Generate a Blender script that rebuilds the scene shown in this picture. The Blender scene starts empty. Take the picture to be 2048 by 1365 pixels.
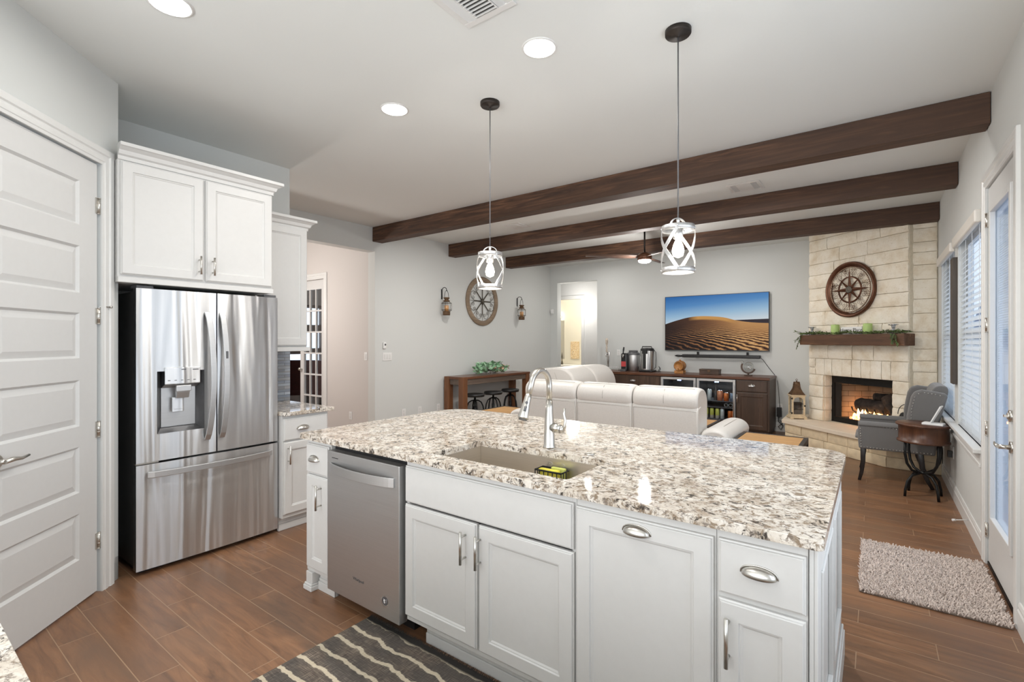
import bpy, bmesh, math, random
from mathutils import Vector, Matrix, noise
C = bpy.context.scene
LINK = C.collection.objects.link
random.seed(7)
PI = math.pi

# ---------------------------------------------------------------- camera, sky, lights, exposure
cam = bpy.data.cameras.new('camera'); cam.lens = 976.0 / 2048.0 * 36.0; cam.sensor_width = 36.0
cam.clip_start = 0.02; cam.clip_end = 200
cam_o = bpy.data.objects.new('camera', cam); LINK(cam_o)
cam_o.location = (0, 0, 1.455); cam_o.rotation_euler = (PI / 2, 0, math.radians(36.64))
C.camera = cam_o

CE, XR, XL, YB = 3.03, 0.588, -5.575, 8.878        # ceiling, right wall, left wall, far wall
XK = -4.30                                         # wall behind the fridge
YREAR = -3.0

W = bpy.data.worlds.new('sky'); C.world = W; W.use_nodes = True
bg = W.node_tree.nodes['Background']
bg.inputs['Color'].default_value = (0.78, 0.87, 1.0, 1); bg.inputs['Strength'].default_value = 1.8

C.view_settings.view_transform = 'Standard'; C.view_settings.look = 'None'
C.view_settings.gamma = 1.0; C.view_settings.use_curve_mapping = False
C.view_settings.exposure = -0.06

def area(name, loc, rot, sx, sy, watts, col=(1, 1, 1), shape='RECTANGLE', spread=180):
    l = bpy.data.lights.new(name, 'AREA'); l.shape = shape; l.size = sx; l.size_y = sy
    l.energy = watts; l.color = col; l.spread = math.radians(spread)
    o = bpy.data.objects.new(name, l); LINK(o); o.location = loc; o.rotation_euler = rot
    return o

def point(name, loc, watts, col, r=0.04, parent=None):
    l = bpy.data.lights.new(name, 'POINT'); l.energy = watts; l.color = col; l.shadow_soft_size = r
    o = bpy.data.objects.new(name, l); LINK(o); o.location = loc
    if parent: o.parent = parent
    return o

WARM = (1.0, 0.90, 0.78)
# added fill lamps, out of view, at window openings behind and beside the camera
area('fill_lamp_rear', (-1.07, YREAR + 0.02, 1.55), (math.radians(106), 0, 0), 3.0, 2.3, 150, (1.0, 0.985, 0.96))
area('fill_lamp_side', (XR + 0.03, -1.2, 1.55), (0, math.radians(112), 0), 1.5, 1.5, 24, (0.86, 0.93, 1.0))
area('fill_lamp_breakfast', (XR + 0.03, 1.90, 1.55), (0, math.radians(105), 0), 1.5, 1.9, 13, (0.86, 0.93, 1.0))

# ---------------------------------------------------------------- helpers
class MB:
    """collects shapes and links them as ONE mesh object"""
    def __init__(s): s.v = []; s.f = []; s.sm = []
    def add(s, vs, fs, M=None, smooth=False):
        b = len(s.v)
        s.v += [(M @ Vector(p)) if M is not None else Vector(p) for p in vs]
        s.f += [tuple(i + b for i in f) for f in fs]; s.sm += list(smooth) if isinstance(smooth, list) else [smooth] * len(fs)
        return s
    def box(s, x0, x1, y0, y1, z0, z1, M=None):
        if x0 > x1: x0, x1 = x1, x0
        if y0 > y1: y0, y1 = y1, y0
        if z0 > z1: z0, z1 = z1, z0
        return s.add([(x0,y0,z0),(x1,y0,z0),(x1,y1,z0),(x0,y1,z0),(x0,y0,z1),(x1,y0,z1),(x1,y1,z1),(x0,y1,z1)],
              [(0,3,2,1),(4,5,6,7),(0,1,5,4),(1,2,6,5),(2,3,7,6),(3,0,4,7)], M)
    def prism(s, poly, z0, z1, M=None, smooth=False):
        n = len(poly)
        return s.add([(x,y,z0) for x,y in poly] + [(x,y,z1) for x,y in poly],
              [tuple(range(n-1,-1,-1)), tuple(range(n,2*n))] + [(i,(i+1)%n,n+(i+1)%n,n+i) for i in range(n)], M, [False]*2+[smooth]*n)
    def profile(s, prof, a, b, axis='x'):
        """extrude a closed (p,q) profile: axis x -> (y,z), axis y -> (x,z)"""
        n = len(prof)
        mk = (lambda t,p,q: (t,p,q)) if axis == 'x' else (lambda t,p,q: (p,t,q))
        return s.add([mk(a,p,q) for p,q in prof] + [mk(b,p,q) for p,q in prof],
              [tuple(range(n-1,-1,-1)), tuple(range(n,2*n))] + [(i,(i+1)%n,n+(i+1)%n,n+i) for i in range(n)])
    def cyl(s, p0, p1, r0, r1=None, seg=16, cap=True, M=None, smooth=True):
        r1 = r0 if r1 is None else r1
        p0, p1 = Vector(p0), Vector(p1); d = (p1 - p0)
        if d.length < 1e-9: return s
        d.normalize(); a = d.orthogonal().normalized(); b = d.cross(a)
        ring = lambda p, r: [p + (a*math.cos(t)+b*math.sin(t))*r for t in [2*PI*i/seg for i in range(seg)]]
        vs = ring(p0, r0) + ring(p1, r1)
        fs = [(i,(i+1)%seg,seg+(i+1)%seg,seg+i) for i in range(seg)]; sm = [smooth]*seg
        if cap: fs += [tuple(range(seg-1,-1,-1)), tuple(range(seg,2*seg))]; sm += [False]*2
        return s.add(vs, fs, M, sm)
    def tube(s, pts, r, seg=8, closed=False, M=None, flat=None, cap=True):
        """r: number or list; flat=(up vector, half width, half thickness) sweeps a strip instead"""
        pts = [Vector(p) for p in pts]; n = len(pts); rings = []
        up = None
        for i, p in enumerate(pts):
            t = (pts[(i+1)%n] - pts[i-1]) if closed else (pts[min(i+1,n-1)] - pts[max(i-1,0)])
            t.normalize()
            if flat:
                u = (Vector(flat[0](p)) if callable(flat[0]) else Vector(flat[0]))
                u = (u - t*u.dot(t)).normalized(); w = t.cross(u)
                rings.append([p + w*a*flat[1] + u*b*flat[2] for a, b in ((-1,-1),(1,-1),(1,1),(-1,1))])
            else:
                if up is None: up = t.orthogonal().normalized()
                up = (up - t*up.dot(t))
                up = up.normalized() if up.length > 1e-6 else t.orthogonal().normalized()
                w = t.cross(up); rr = r[i] if isinstance(r, (list, tuple)) else r
                rings.append([p + (up*math.cos(a)+w*math.sin(a))*rr for a in [2*PI*k/seg for k in range(seg)]])
        m = len(rings[0]); vs = [q for g in rings for q in g]
        fs = [(i*m+k, i*m+(k+1)%m, ((i+1)%n)*m+(k+1)%m, ((i+1)%n)*m+k) for i in range(n if closed else n-1) for k in range(m)]
        sm = [not flat]*len(fs)
        if not closed and cap: fs += [tuple(range(m-1,-1,-1)), tuple(range((n-1)*m, n*m))]; sm += [False]*2
        return s.add(vs, fs, M, sm)
    def lathe(s, prof, c=(0,0,0), seg=24, M=None, smooth=True, cap=True):
        n = len(prof)
        vs = [(c[0]+r*math.cos(2*PI*k/seg), c[1]+r*math.sin(2*PI*k/seg), c[2]+z) for r, z in prof for k in range(seg)]
        fs = [(i*seg+k, i*seg+(k+1)%seg, (i+1)*seg+(k+1)%seg, (i+1)*seg+k) for i in range(n-1) for k in range(seg)]; sm = [smooth]*len(fs)
        if cap: fs += [tuple(range(seg-1,-1,-1)), tuple(range((n-1)*seg, n*seg))]; sm += [False]*2
        return s.add(vs, fs, M, sm)
    def ell(s, c, r, seg=16, rings=10, M=None, p=2.0):
        """ellipsoid; p > 2 makes a cushion-like superellipsoid"""
        e = 2.0 / p; f = lambda t: math.copysign(abs(t)**e, t)
        vs = []
        for i in range(rings+1):
            ph = -PI/2 + PI*i/rings
            for k in range(seg):
                th = 2*PI*k/seg
                vs.append((c[0]+r[0]*f(math.cos(ph))*f(math.cos(th)), c[1]+r[1]*f(math.cos(ph))*f(math.sin(th)), c[2]+r[2]*f(math.sin(ph))))
        return s.add(vs, [(i*seg+k, i*seg+(k+1)%seg, (i+1)*seg+(k+1)%seg, (i+1)*seg+k) for i in range(rings) for k in range(seg)], M, True)
    def xform(s, M): s.v = [M @ p for p in s.v]; return s
    def mesh(s, name):
        me = bpy.data.meshes.new(name); me.from_pydata([tuple(p) for p in s.v], [], s.f)
        me.polygons.foreach_set('use_smooth', s.sm); me.update(); return me
    def build(s, name, mat, parent=None, bev=0, seg=2, fix=True):
        me = s.mesh(name); me.materials.append(mat)
        if fix:
            bm = bmesh.new(); bm.from_mesh(me)
            bmesh.ops.recalc_face_normals(bm, faces=bm.faces); bm.to_mesh(me); bm.free()
        o = bpy.data.objects.new(name, me); LINK(o)
        if parent: o.parent = parent
        if bev:
            b = o.modifiers.new('bevel', 'BEVEL'); b.width = bev; b.segments = seg; b.limit_method = 'ANGLE'; b.angle_limit = math.radians(40)
            b.harden_normals = False
        return o

def tag(o, label=None, cat=None, group=None, kind=None):
    if label: o['label'] = label
    if cat: o['category'] = cat
    if group: o['group'] = group
    if kind: o['kind'] = kind
    return o
def thing(name, label, cat, loc=(0,0,0), rot=0, group=None):
    o = bpy.data.objects.new(name, None); LINK(o); o.empty_display_size = 0.1
    o.location = loc; o.rotation_euler = (0, 0, math.radians(rot))
    return tag(o, label, cat, group)
def solo(name, mb, mat, label, cat, group=None, bev=0, seg=2):
    xs = [p.x for p in mb.v]; ys = [p.y for p in mb.v]; zs = [p.z for p in mb.v]
    b = Vector(((min(xs)+max(xs))/2, (min(ys)+max(ys))/2, min(zs)))
    mb.v = [p - b for p in mb.v]
    o = mb.build(name, mat, None, bev, seg); o.location = b
    return tag(o, label, cat, group)
def struct(name, mb, mat, parent=None, bev=0):
    o = mb.build(name, mat, parent, bev)
    if not parent: o['kind'] = 'structure'
    return o
def sthing(name, loc=(0,0,0), rot=0):
    o = bpy.data.objects.new(name, None); LINK(o); o.location = loc; o.rotation_euler = (0,0,math.radians(rot)); o['kind'] = 'structure'
    return o
def dup(root, loc=None, rot=None, label=None, group=None):
    r = root.copy(); LINK(r)
    if loc is not None: r.location = loc
    if rot is not None: r.rotation_euler = (0,0,math.radians(rot))
    if label: r['label'] = label
    if group: r['group'] = group
    for ch in list(root.children):
        c = ch.copy(); LINK(c); c.parent = r
        for g in list(ch.children):
            d = g.copy(); LINK(d); d.parent = c
    return r
def text_mesh(txt, size, depth, M):
    cu = bpy.data.curves.new('txt', 'FONT'); cu.body = txt; cu.size = size; cu.extrude = depth; cu.align_x = 'CENTER'; cu.align_y = 'CENTER'; cu.resolution_u = 3
    o = bpy.data.objects.new('txt', cu); LINK(o)
    me = bpy.data.meshes.new_from_object(o.evaluated_get(bpy.context.evaluated_depsgraph_get()))
    mb = MB(); mb.add([v.co.copy() for v in me.vertices], [tuple(p.vertices) for p in me.polygons], M)
    bpy.data.objects.remove(o); bpy.data.curves.remove(cu); bpy.data.meshes.remove(me)
    return mb
def arc(cx, cy, r, a0, a1, n):
    return [(cx + r*math.cos(math.radians(a0+(a1-a0)*i/n)), cy + r*math.sin(math.radians(a0+(a1-a0)*i/n))) for i in range(n+1)]
def bez(p0, p1, p2, p3, n=12):
    p0, p1, p2, p3 = map(Vector, (p0, p1, p2, p3)); out = []
    for i in range(n+1):
        t = i/n; u = 1-t
        out.append(p0*u**3 + p1*3*u*u*t + p2*3*u*t*t + p3*t**3)
    return out
FRONT = Matrix(((1,0,0,0),(0,0,-1,0),(0,1,0,0),(0,0,0,1)))     # drawing plane (x, z) seen from -y

# ---------------------------------------------------------------- materials (procedural nodes)
def sc(r, g, b):                                               # 0-255 display colour -> linear
    f = lambda c: (c/255/12.92) if c/255 <= 0.04045 else ((c/255+0.055)/1.055)**2.4
    return (f(r), f(g), f(b), 1)
class NT:
    def __init__(s, name):
        s.m = bpy.data.materials.new(name); s.m.use_nodes = True; s.t = s.m.node_tree
        s.b = s.t.nodes['Principled BSDF']; s.out = s.t.nodes['Material Output']
    def n(s, typ, **kw):
        x = s.t.nodes.new(typ)
        for k, v in kw.items():
            if k.startswith('i_'): x.inputs[int(k[2:]) if k[2:].isdigit() else k[2:].replace('_', ' ')].default_value = v
            else: setattr(x, k, v)
        return x
    def l(s, a, b): s.t.links.new(a, b)
    def coord(s, scale=(1,1,1), rot=(0,0,0), loc=(0,0,0), out='Object'):
        tc = s.n('ShaderNodeTexCoord'); mp = s.n('ShaderNodeMapping')
        mp.inputs['Scale'].default_value = scale; mp.inputs['Rotation'].default_value = rot; mp.inputs['Location'].default_value = loc
        s.l(tc.outputs[out], mp.inputs[0]); return mp.outputs[0]
    def math(s, op, a, b=None, c=None):
        m = s.n('ShaderNodeMath', operation=op)
        for i, q in enumerate((a, b, c)):
            if q is None: continue
            if isinstance(q, (int, float)): m.inputs[i].default_value = q
            else: s.l(q, m.inputs[i])
        return m.outputs[0]
    def ramp(s, fac, stops, interp='LINEAR'):
        r = s.n('ShaderNodeValToRGB'); r.color_ramp.interpolation = interp; e = r.color_ramp.elements
        while len(e) > 1: e.remove(e[-1])
        e[0].position, e[0].color = stops[0]
        for p, c in stops[1:]:
            q = e.new(p); q.color = c
        s.l(fac, r.inputs[0]); return r.outputs[0]
    def mix(s, fac, a, b, mode='MIX'):
        m = s.n('ShaderNodeMix', data_type='RGBA', blend_type=mode)
        for i, q in ((0, fac), (6, a), (7, b)):
            if isinstance(q, (int, float, tuple)): m.inputs[i].default_value = q
            else: s.l(q, m.inputs[i])
        return m.outputs[2]
    def noise(s, vec, scale, detail=4, rough=0.55, dist=0):
        x = s.n('ShaderNodeTexNoise'); x.inputs['Scale'].default_value = scale; x.inputs['Detail'].default_value = detail
        x.inputs['Roughness'].default_value = rough; x.inputs['Distortion'].default_value = dist; s.l(vec, x.inputs['Vector']); return x.outputs[0]
    def bump(s, h, strength=0.3, dist=0.01, normal=None):
        b = s.n('ShaderNodeBump'); b.inputs['Strength'].default_value = strength; b.inputs['Distance'].default_value = dist
        s.l(h, b.inputs['Height']); s.l(b.outputs[0], s.b.inputs['Normal']); return b
    def set(s, **kw):
        for k, v in kw.items():
            i = s.b.inputs[k.replace('_', ' ')]
            if isinstance(v, (int, float, tuple)): i.default_value = v
            else: s.l(v, i)
        return s
def plain(name, col, rough=0.5, metal=0.0, var=0.04, nscale=30, bump=0.0, **kw):
    t = NT(name); v = t.coord(); nz = t.noise(v, nscale, 3)
    lo = tuple(c*(1-var) for c in col[:3]) + (1,); hi = tuple(min(1, c*(1+var)) for c in col[:3]) + (1,)
    t.set(Base_Color=t.ramp(nz, [(0.3, lo), (0.7, hi)]), Roughness=rough, Metallic=metal, **kw)
    if bump: t.bump(nz, bump, 0.002)
    return t.m
def emis(name, col, strength):
    t = NT(name); t.set(Base_Color=col, Emission_Color=col, Emission_Strength=strength, Roughness=0.5); return t.m
def glassm(name, tint=(1,1,1,1), rough=0.0, alpha=0.12):
    t = NT(name); tr = t.n('ShaderNodeBsdfTransparent'); tr.inputs[0].default_value = tint
    gl = t.n('ShaderNodeBsdfGlossy'); gl.inputs['Roughness'].default_value = rough
    ge = t.n('ShaderNodeNewGeometry'); dp = t.n('ShaderNodeVectorMath', operation='DOT_PRODUCT'); t.l(ge.outputs['Normal'], dp.inputs[0]); t.l(ge.outputs['Incoming'], dp.inputs[1])
    fr = t.math('POWER', t.math('SUBTRACT', 1.0, t.math('ABSOLUTE', dp.outputs['Value'])), 4.0)
    mx = t.n('ShaderNodeMixShader'); t.l(t.math('ADD', t.math('MULTIPLY', fr, 0.45), alpha*0.2), mx.inputs[0])
    t.l(tr.outputs[0], mx.inputs[1]); t.l(gl.outputs[0], mx.inputs[2]); t.l(mx.outputs[0], t.out.inputs[0]); return t.m
def translucent(name, col, amount=0.45):
    t = NT(name); t.set(Base_Color=col, Roughness=0.5); tl = t.n('ShaderNodeBsdfTranslucent'); tl.inputs[0].default_value = col
    mx = t.n('ShaderNodeMixShader'); mx.inputs[0].default_value = amount; t.l(t.b.outputs[0], mx.inputs[1]); t.l(tl.outputs[0], mx.inputs[2]); t.l(mx.outputs[0], t.out.inputs[0]); return t.m
def wood(name, c1, c2, c3, axis='x', scale=1.0, rough=0.45, bump=0.08, planks=None):
    t = NT(name); st = {'x': (0.9, 14, 14), 'y': (14, 0.9, 14), 'z': (14, 14, 0.9)}[axis]
    v = t.coord(tuple(q*scale for q in st)); n1 = t.noise(v, 1.6, 8, 0.62, 1.4)
    v2 = t.coord(tuple(q*scale*0.35 for q in st)); n2 = t.noise(v2, 1.0, 3)
    col = t.ramp(n1, [(0.30, c1), (0.52, c2), (0.75, c3)])
    col = t.mix(t.ramp(n2, [(0.35, (0,0,0,1)), (0.7, (1,1,1,1))]), col, tuple(a*0.62 for a in c2[:3])+(1,), 'MIX')
    t.set(Base_Color=col, Roughness=rough); t.bump(n1, bump, 0.003); return t.m

def m_wall(name, col):
    t = NT(name); v = t.coord(); n = t.noise(v, 120, 4, 0.6)
    t.set(Base_Color=t.ramp(t.noise(v, 0.8, 2), [(0.2, tuple(c*0.985 for c in col[:3])+(1,)), (0.8, col)]), Roughness=0.85)
    t.bump(n, 0.12, 0.002); return t.m
WALL = m_wall('wall_paint', (0.645, 0.66, 0.645, 1))
WALL_HALL = m_wall('hall_paint', (0.62, 0.585, 0.56, 1))
CEIL = m_wall('ceiling_paint', (0.745, 0.765, 0.75, 1))
TRIM = plain('trim_white', (0.72, 0.72, 0.705, 1), 0.35, var=0.01)
DOORW = plain('door_white', (0.66, 0.66, 0.65, 1), 0.40, var=0.01)
CAB = plain('cabinet_white', (0.65, 0.645, 0.63, 1), 0.38, var=0.012)
DARKBOX = plain('cabinet_shadow', (0.07, 0.07, 0.07, 1), 0.8)
NICKEL = plain('brushed_nickel', (0.62, 0.60, 0.56, 1), 0.28, 1.0, var=0.05, nscale=200)
CHROME = plain('polished_chrome', (0.75, 0.75, 0.75, 1), 0.12, 1.0, var=0.02)
BRONZE = plain('dark_bronze', (0.035, 0.028, 0.024, 1), 0.45, 0.6, var=0.2)
BLACKM = plain('black_metal', (0.012, 0.012, 0.012, 1), 0.45, 0.5, var=0.2)
BLACKP = plain('black_plastic', (0.015, 0.015, 0.016, 1), 0.35, 0.0, var=0.1)
GREYP = plain('dark_grey_plastic', (0.10, 0.10, 0.105, 1), 0.4, 0.0, var=0.1)
WHITEP = plain('white_plastic', (0.80, 0.80, 0.79, 1), 0.35, var=0.01)
ACRYL = glassm('clear_glass', alpha=0.4); GLOBE = glassm('thick_clear_glass', (0.9, 0.92, 0.92, 1), alpha=1.0)
PANE = glassm('window_glass', (0.96, 0.98, 1.0, 1), alpha=0.1)

def m_steel(name, col, rough, wavy=0.0, brushed='x'):
    t = NT(name); st = (3, 3, 220) if brushed == 'x' else (220, 220, 3)
    n = t.noise(t.coord(st), 1.0, 3, 0.6)
    t.set(Base_Color=t.ramp(n, [(0.3, tuple(c*0.93 for c in col[:3])+(1,)), (0.7, col)]), Metallic=1.0,
          Roughness=t.math('ADD', t.math('MULTIPLY', n, 0.08), rough))
    if wavy:
        tg = t.n('ShaderNodeTangent', direction_type='RADIAL', axis='Z'); t.l(tg.outputs[0], t.b.inputs['Tangent'])
        t.b.inputs['Anisotropic'].default_value = 0.88; t.b.inputs['Anisotropic Rotation'].default_value = 0.25
        w = t.noise(t.coord((6.5, 1.0, 0.42)), 1.0, 2, 0.45, 0.5)
        t.bump(w, wavy, 0.05)
    return t.m
STEEL = m_steel('stainless_steel', (0.68, 0.685, 0.69, 1), 0.32, 0.7, 'z')
STEEL2 = m_steel('stainless_brushed', (0.60, 0.60, 0.60, 1), 0.42, 0.0)
STEEL3 = m_steel('sink_steel', (0.78, 0.72, 0.64, 1), 0.34, 0.0)
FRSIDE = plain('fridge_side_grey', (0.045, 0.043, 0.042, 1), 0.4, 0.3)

def m_granite():
    t = NT('speckled_granite'); v = t.coord()
    a = t.noise(v, 9, 6, 0.7, 0.5); b = t.noise(v, 34, 5, 0.7, 0.8)
    v2 = t.coord((1, 1.25, 1), loc=(3.1, 1.7, 0.4)); c = t.noise(v2, 26, 5, 0.72, 1.0); d = t.noise(v2, 52, 4, 0.7, 0.5)
    col = t.ramp(a, [(0.34, (0.44, 0.36, 0.28, 1)), (0.50, (0.68, 0.62, 0.54, 1)), (0.66, (0.82, 0.78, 0.72, 1))])
    col = t.mix(t.ramp(b, [(0.51, (0,0,0,1)), (0.60, (1,1,1,1))]), col, (0.27, 0.205, 0.145, 1))
    col = t.mix(t.ramp(c, [(0.555, (0,0,0,1)), (0.61, (1,1,1,1))]), col, (0.060, 0.050, 0.042, 1))
    col = t.mix(t.ramp(d, [(0.54, (0,0,0,1)), (0.63, (0.85,0.85,0.85,1))]), col, (0.19, 0.155, 0.13, 1))
    t.set(Base_Color=col, Roughness=0.055); return t.m
GRANITE = m_granite()

def m_floor():
    t = NT('wood_plank_tile'); tc = t.n('ShaderNodeTexCoord'); sp = t.n('ShaderNodeSeparateXYZ'); t.l(tc.outputs['Object'], sp.inputs[0])
    Wd, L, off = 0.148, 0.914, 0.3047
    ry = t.math('DIVIDE', t.math('ADD', sp.outputs[1], 0.018), Wd); row = t.math('FLOOR', ry); fy = t.math('FRACT', ry)
    xs = t.math('DIVIDE', t.math('ADD', t.math('ADD', sp.outputs[0], 0.07), t.math('MULTIPLY', row, off)), L)
    colm = t.math('FLOOR', xs); fx = t.math('FRACT', xs)
    ey = t.math('MULTIPLY', t.math('MINIMUM', fy, t.math('SUBTRACT', 1.0, fy)), Wd)
    ex = t.math('MULTIPLY', t.math('MINIMUM', fx, t.math('SUBTRACT', 1.0, fx)), L)
    e = t.math('MINIMUM', ex, ey)
    cv = t.n('ShaderNodeCombineXYZ'); t.l(row, cv.inputs[0]); t.l(colm, cv.inputs[1])
    wn = t.n('ShaderNodeTexWhiteNoise', noise_dimensions='2D'); t.l(cv.outputs[0], wn.inputs['Vector'])
    sh = t.n('ShaderNodeVectorMath', operation='MULTIPLY_ADD'); t.l(wn.outputs['Color'], sh.inputs[0]); sh.inputs[1].default_value = (9, 9, 9); t.l(tc.outputs['Object'], sh.inputs[2])
    mp = t.n('ShaderNodeMapping'); mp.inputs['Scale'].default_value = (1.2, 9, 1); t.l(sh.outputs[0], mp.inputs[0])
    g = t.noise(mp.outputs[0], 2.2, 7, 0.62, 1.2)
    g2 = t.noise(t.coord((1.0, 3.0, 1)), 1.6, 3, 0.5, 0.6)
    col = t.ramp(g, [(0.28, sc(104, 74, 54)), (0.5, sc(136, 98, 70)), (0.72, sc(158, 116, 84))])
    col = t.mix(t.ramp(g2, [(0.42, (0,0,0,1)), (0.70, (0.75,0.75,0.75,1))]), col, sc(110, 88, 72))
    col = t.mix(t.math('MULTIPLY', wn.outputs['Value'], 0.38), col, sc(112, 78, 56))
    gm = t.n('ShaderNodeMapRange'); gm.inputs[1].default_value = 0.0012; gm.inputs[2].default_value = 0.0026; gm.inputs[3].default_value = 1; gm.inputs[4].default_value = 0
    t.l(e, gm.inputs[0])
    t.set(Base_Color=t.mix(gm.outputs[0], col, sc(160, 130, 102)), Roughness=t.math('ADD', t.math('MULTIPLY', g, 0.16), 0.26))
    t.bump(t.math('SUBTRACT', t.math('MULTIPLY', g, 0.15), gm.outputs[0]), 0.25, 0.002); return t.m
FLOOR = m_floor()
BEAM = wood('stained_beam_wood', sc(40, 26, 18), sc(84, 57, 40), sc(136, 98, 70), 'x', 1.0, 0.65)
CREDW = wood('dark_walnut_cabinet', sc(58, 42, 33), sc(84, 64, 51), sc(98, 77, 62), 'z', 1.4, 0.42, 0.04)
CREDT = wood('dark_wood_top', sc(70, 40, 26), sc(98, 60, 40), sc(128, 88, 60), 'x', 1.0, 0.35)
PUBW = wood('brown_table_wood', sc(86, 52, 32), sc(126, 82, 52), sc(150, 104, 70), 'z', 1.0, 0.42)
PUBT = wood('brown_table_top_wood', sc(84, 50, 32), sc(110, 70, 48), sc(132, 92, 66), 'y', 1.0, 0.3)
PUBG = wood('grey_brown_apron_wood', sc(84, 70, 60), sc(112, 96, 84), sc(130, 114, 100), 'y', 1.0, 0.5)
SLATW = wood('honey_slat_wood', sc(162, 116, 64), sc(196, 150, 94), sc(212, 170, 114), 'x', 1.2, 0.5)
MANTEL = wood('mantel_wood', sc(56, 34, 22), sc(100, 68, 46), sc(146, 108, 78), 'x', 1.4, 0.55)
PANELW = wood('grey_stained_panel', sc(62, 54, 46), sc(84, 75, 66), sc(98, 88, 78), 'z', 1.0, 0.6)
DRUMW = wood('drum_table_wood', sc(60, 34, 22), sc(92, 58, 40), sc(118, 80, 56), 'z', 1.6, 0.35)
WHEELW = wood('weathered_wheel_wood', sc(116, 98, 80), sc(150, 130, 108), sc(168, 148, 126), 'y', 1.0, 0.65)
def m_stone():
    t = NT('cream_limestone'); v = t.coord(); n = t.noise(v, 5, 6, 0.65); n2 = t.noise(v, 45, 5, 0.7)
    col = t.ramp(n, [(0.28, sc(218, 202, 176)), (0.5, sc(236, 227, 209)), (0.72, sc(243, 237, 224))])
    col = t.mix(t.ramp(n2, [(0.58, (0,0,0,1)), (0.75, (0.6,0.6,0.6,1))]), col, sc(190, 166, 132))
    t.set(Base_Color=col, Roughness=0.9); t.bump(t.math('ADD', n2, t.math('MULTIPLY', n, 2.0)), 0.5, 0.01); return t.m
STONE = m_stone()
MORTAR = plain('stone_mortar', sc(216, 205, 184), 0.95, var=0.08, bump=0.4)
CAPST = plain('hearth_cap_stone', sc(226, 212, 192), 0.7, var=0.04, nscale=8, bump=0.2)
LEATHER = plain('pale_grey_leather', sc(212, 209, 204), 0.42, var=0.03, nscale=60, bump=0.12)
SEAM = plain('leather_seam', sc(172, 168, 162), 0.6)
def m_fabric(name, c, sc_=260):
    t = NT(name); v = t.coord(); n = t.noise(v, sc_, 3, 0.7); lo = tuple(a*0.72 for a in c[:3])+(1,)
    t.set(Base_Color=t.ramp(n, [(0.3, lo), (0.7, c)]), Roughness=0.95, Sheen_Weight=0.3); t.bump(n, 0.3, 0.002); return t.m
GREYF = m_fabric('grey_chair_fabric', sc(118, 116, 114))
BLACKV = plain('black_vinyl', (0.018, 0.018, 0.018, 1), 0.4, var=0.15, bump=0.1)
DKLEG = plain('espresso_leg', (0.014, 0.010, 0.009, 1), 0.35, var=0.2)
CREAMW = plain('distressed_cream_paint', sc(214, 196, 164), 0.7, var=0.14, nscale=26)
RUST = plain('rusty_brown_metal', sc(104, 80, 58), 0.55, 0.5, var=0.3, nscale=24)
GALV = plain('galvanized_band', (0.62, 0.62, 0.62, 1), 0.35, 0.85, var=0.15, nscale=40)
BROWNM = plain('antique_brown_metal', sc(96, 62, 44), 0.38, 0.6, var=0.25, nscale=18)
WIRE = plain('aged_grey_wire', sc(96, 90, 80), 0.5, 0.6, var=0.2)
GREEN = plain('green_candle_wax', sc(176, 202, 124), 0.5, var=0.04)
WAX = plain('amber_candle_wax', sc(206, 150, 90), 0.5, var=0.08)
LEAFD = plain('garland_leaf', sc(92, 110, 62), 0.7, var=0.35, nscale=14)
LEAFG = plain('plant_leaf_green', sc(146, 186, 150), 0.6, var=0.35, nscale=20)
PINK = plain('faded_pink_petal', sc(226, 190, 160), 0.7, var=0.2)
YELLOW = plain('yellow_sponge', sc(206, 194, 70), 0.9, var=0.08, bump=0.3)
PAPER = plain('white_card', (0.80, 0.79, 0.77, 1), 0.7, var=0.02)
INK = plain('dark_ink', (0.03, 0.03, 0.03, 1), 0.6)

# ================================================================ THE SETTING
m = MB(); m.box(-10.2, XR+0.16, YREAR-0.2, 13.0, -0.1, 0.0); struct('floor', m, FLOOR)
m = MB(); m.box(-10.2, XR+0.16, YREAR-0.2, 13.0, CE, CE+0.12); struct('ceiling', m, CEIL)

WT = 0.15
def wall_y(m, x0, x1, spans, y0, y1, holes):
    """wall running along y between x0 and x1; holes = [(ya, yb, za, zb)] sorted"""
    y = y0
    for ya, yb, za, zb in holes:
        m.box(x0, x1, y, ya, 0, CE)
        if za > 0: m.box(x0, x1, ya, yb, 0, za)
        if zb < CE: m.box(x0, x1, ya, yb, zb, CE)
        y = yb
    m.box(x0, x1, y, y1, 0, CE)
def wall_x(m, y0, y1, x0, x1, holes):
    x = x0
    for xa, xb, za, zb in holes:
        m.box(x, xa, y0, y1, 0, CE)
        if za > 0: m.box(xa, xb, y0, y1, 0, za)
        if zb < CE: m.box(xa, xb, y0, y1, zb, CE)
        x = xb
    m.box(x, x1, y0, y1, 0, CE)

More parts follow.
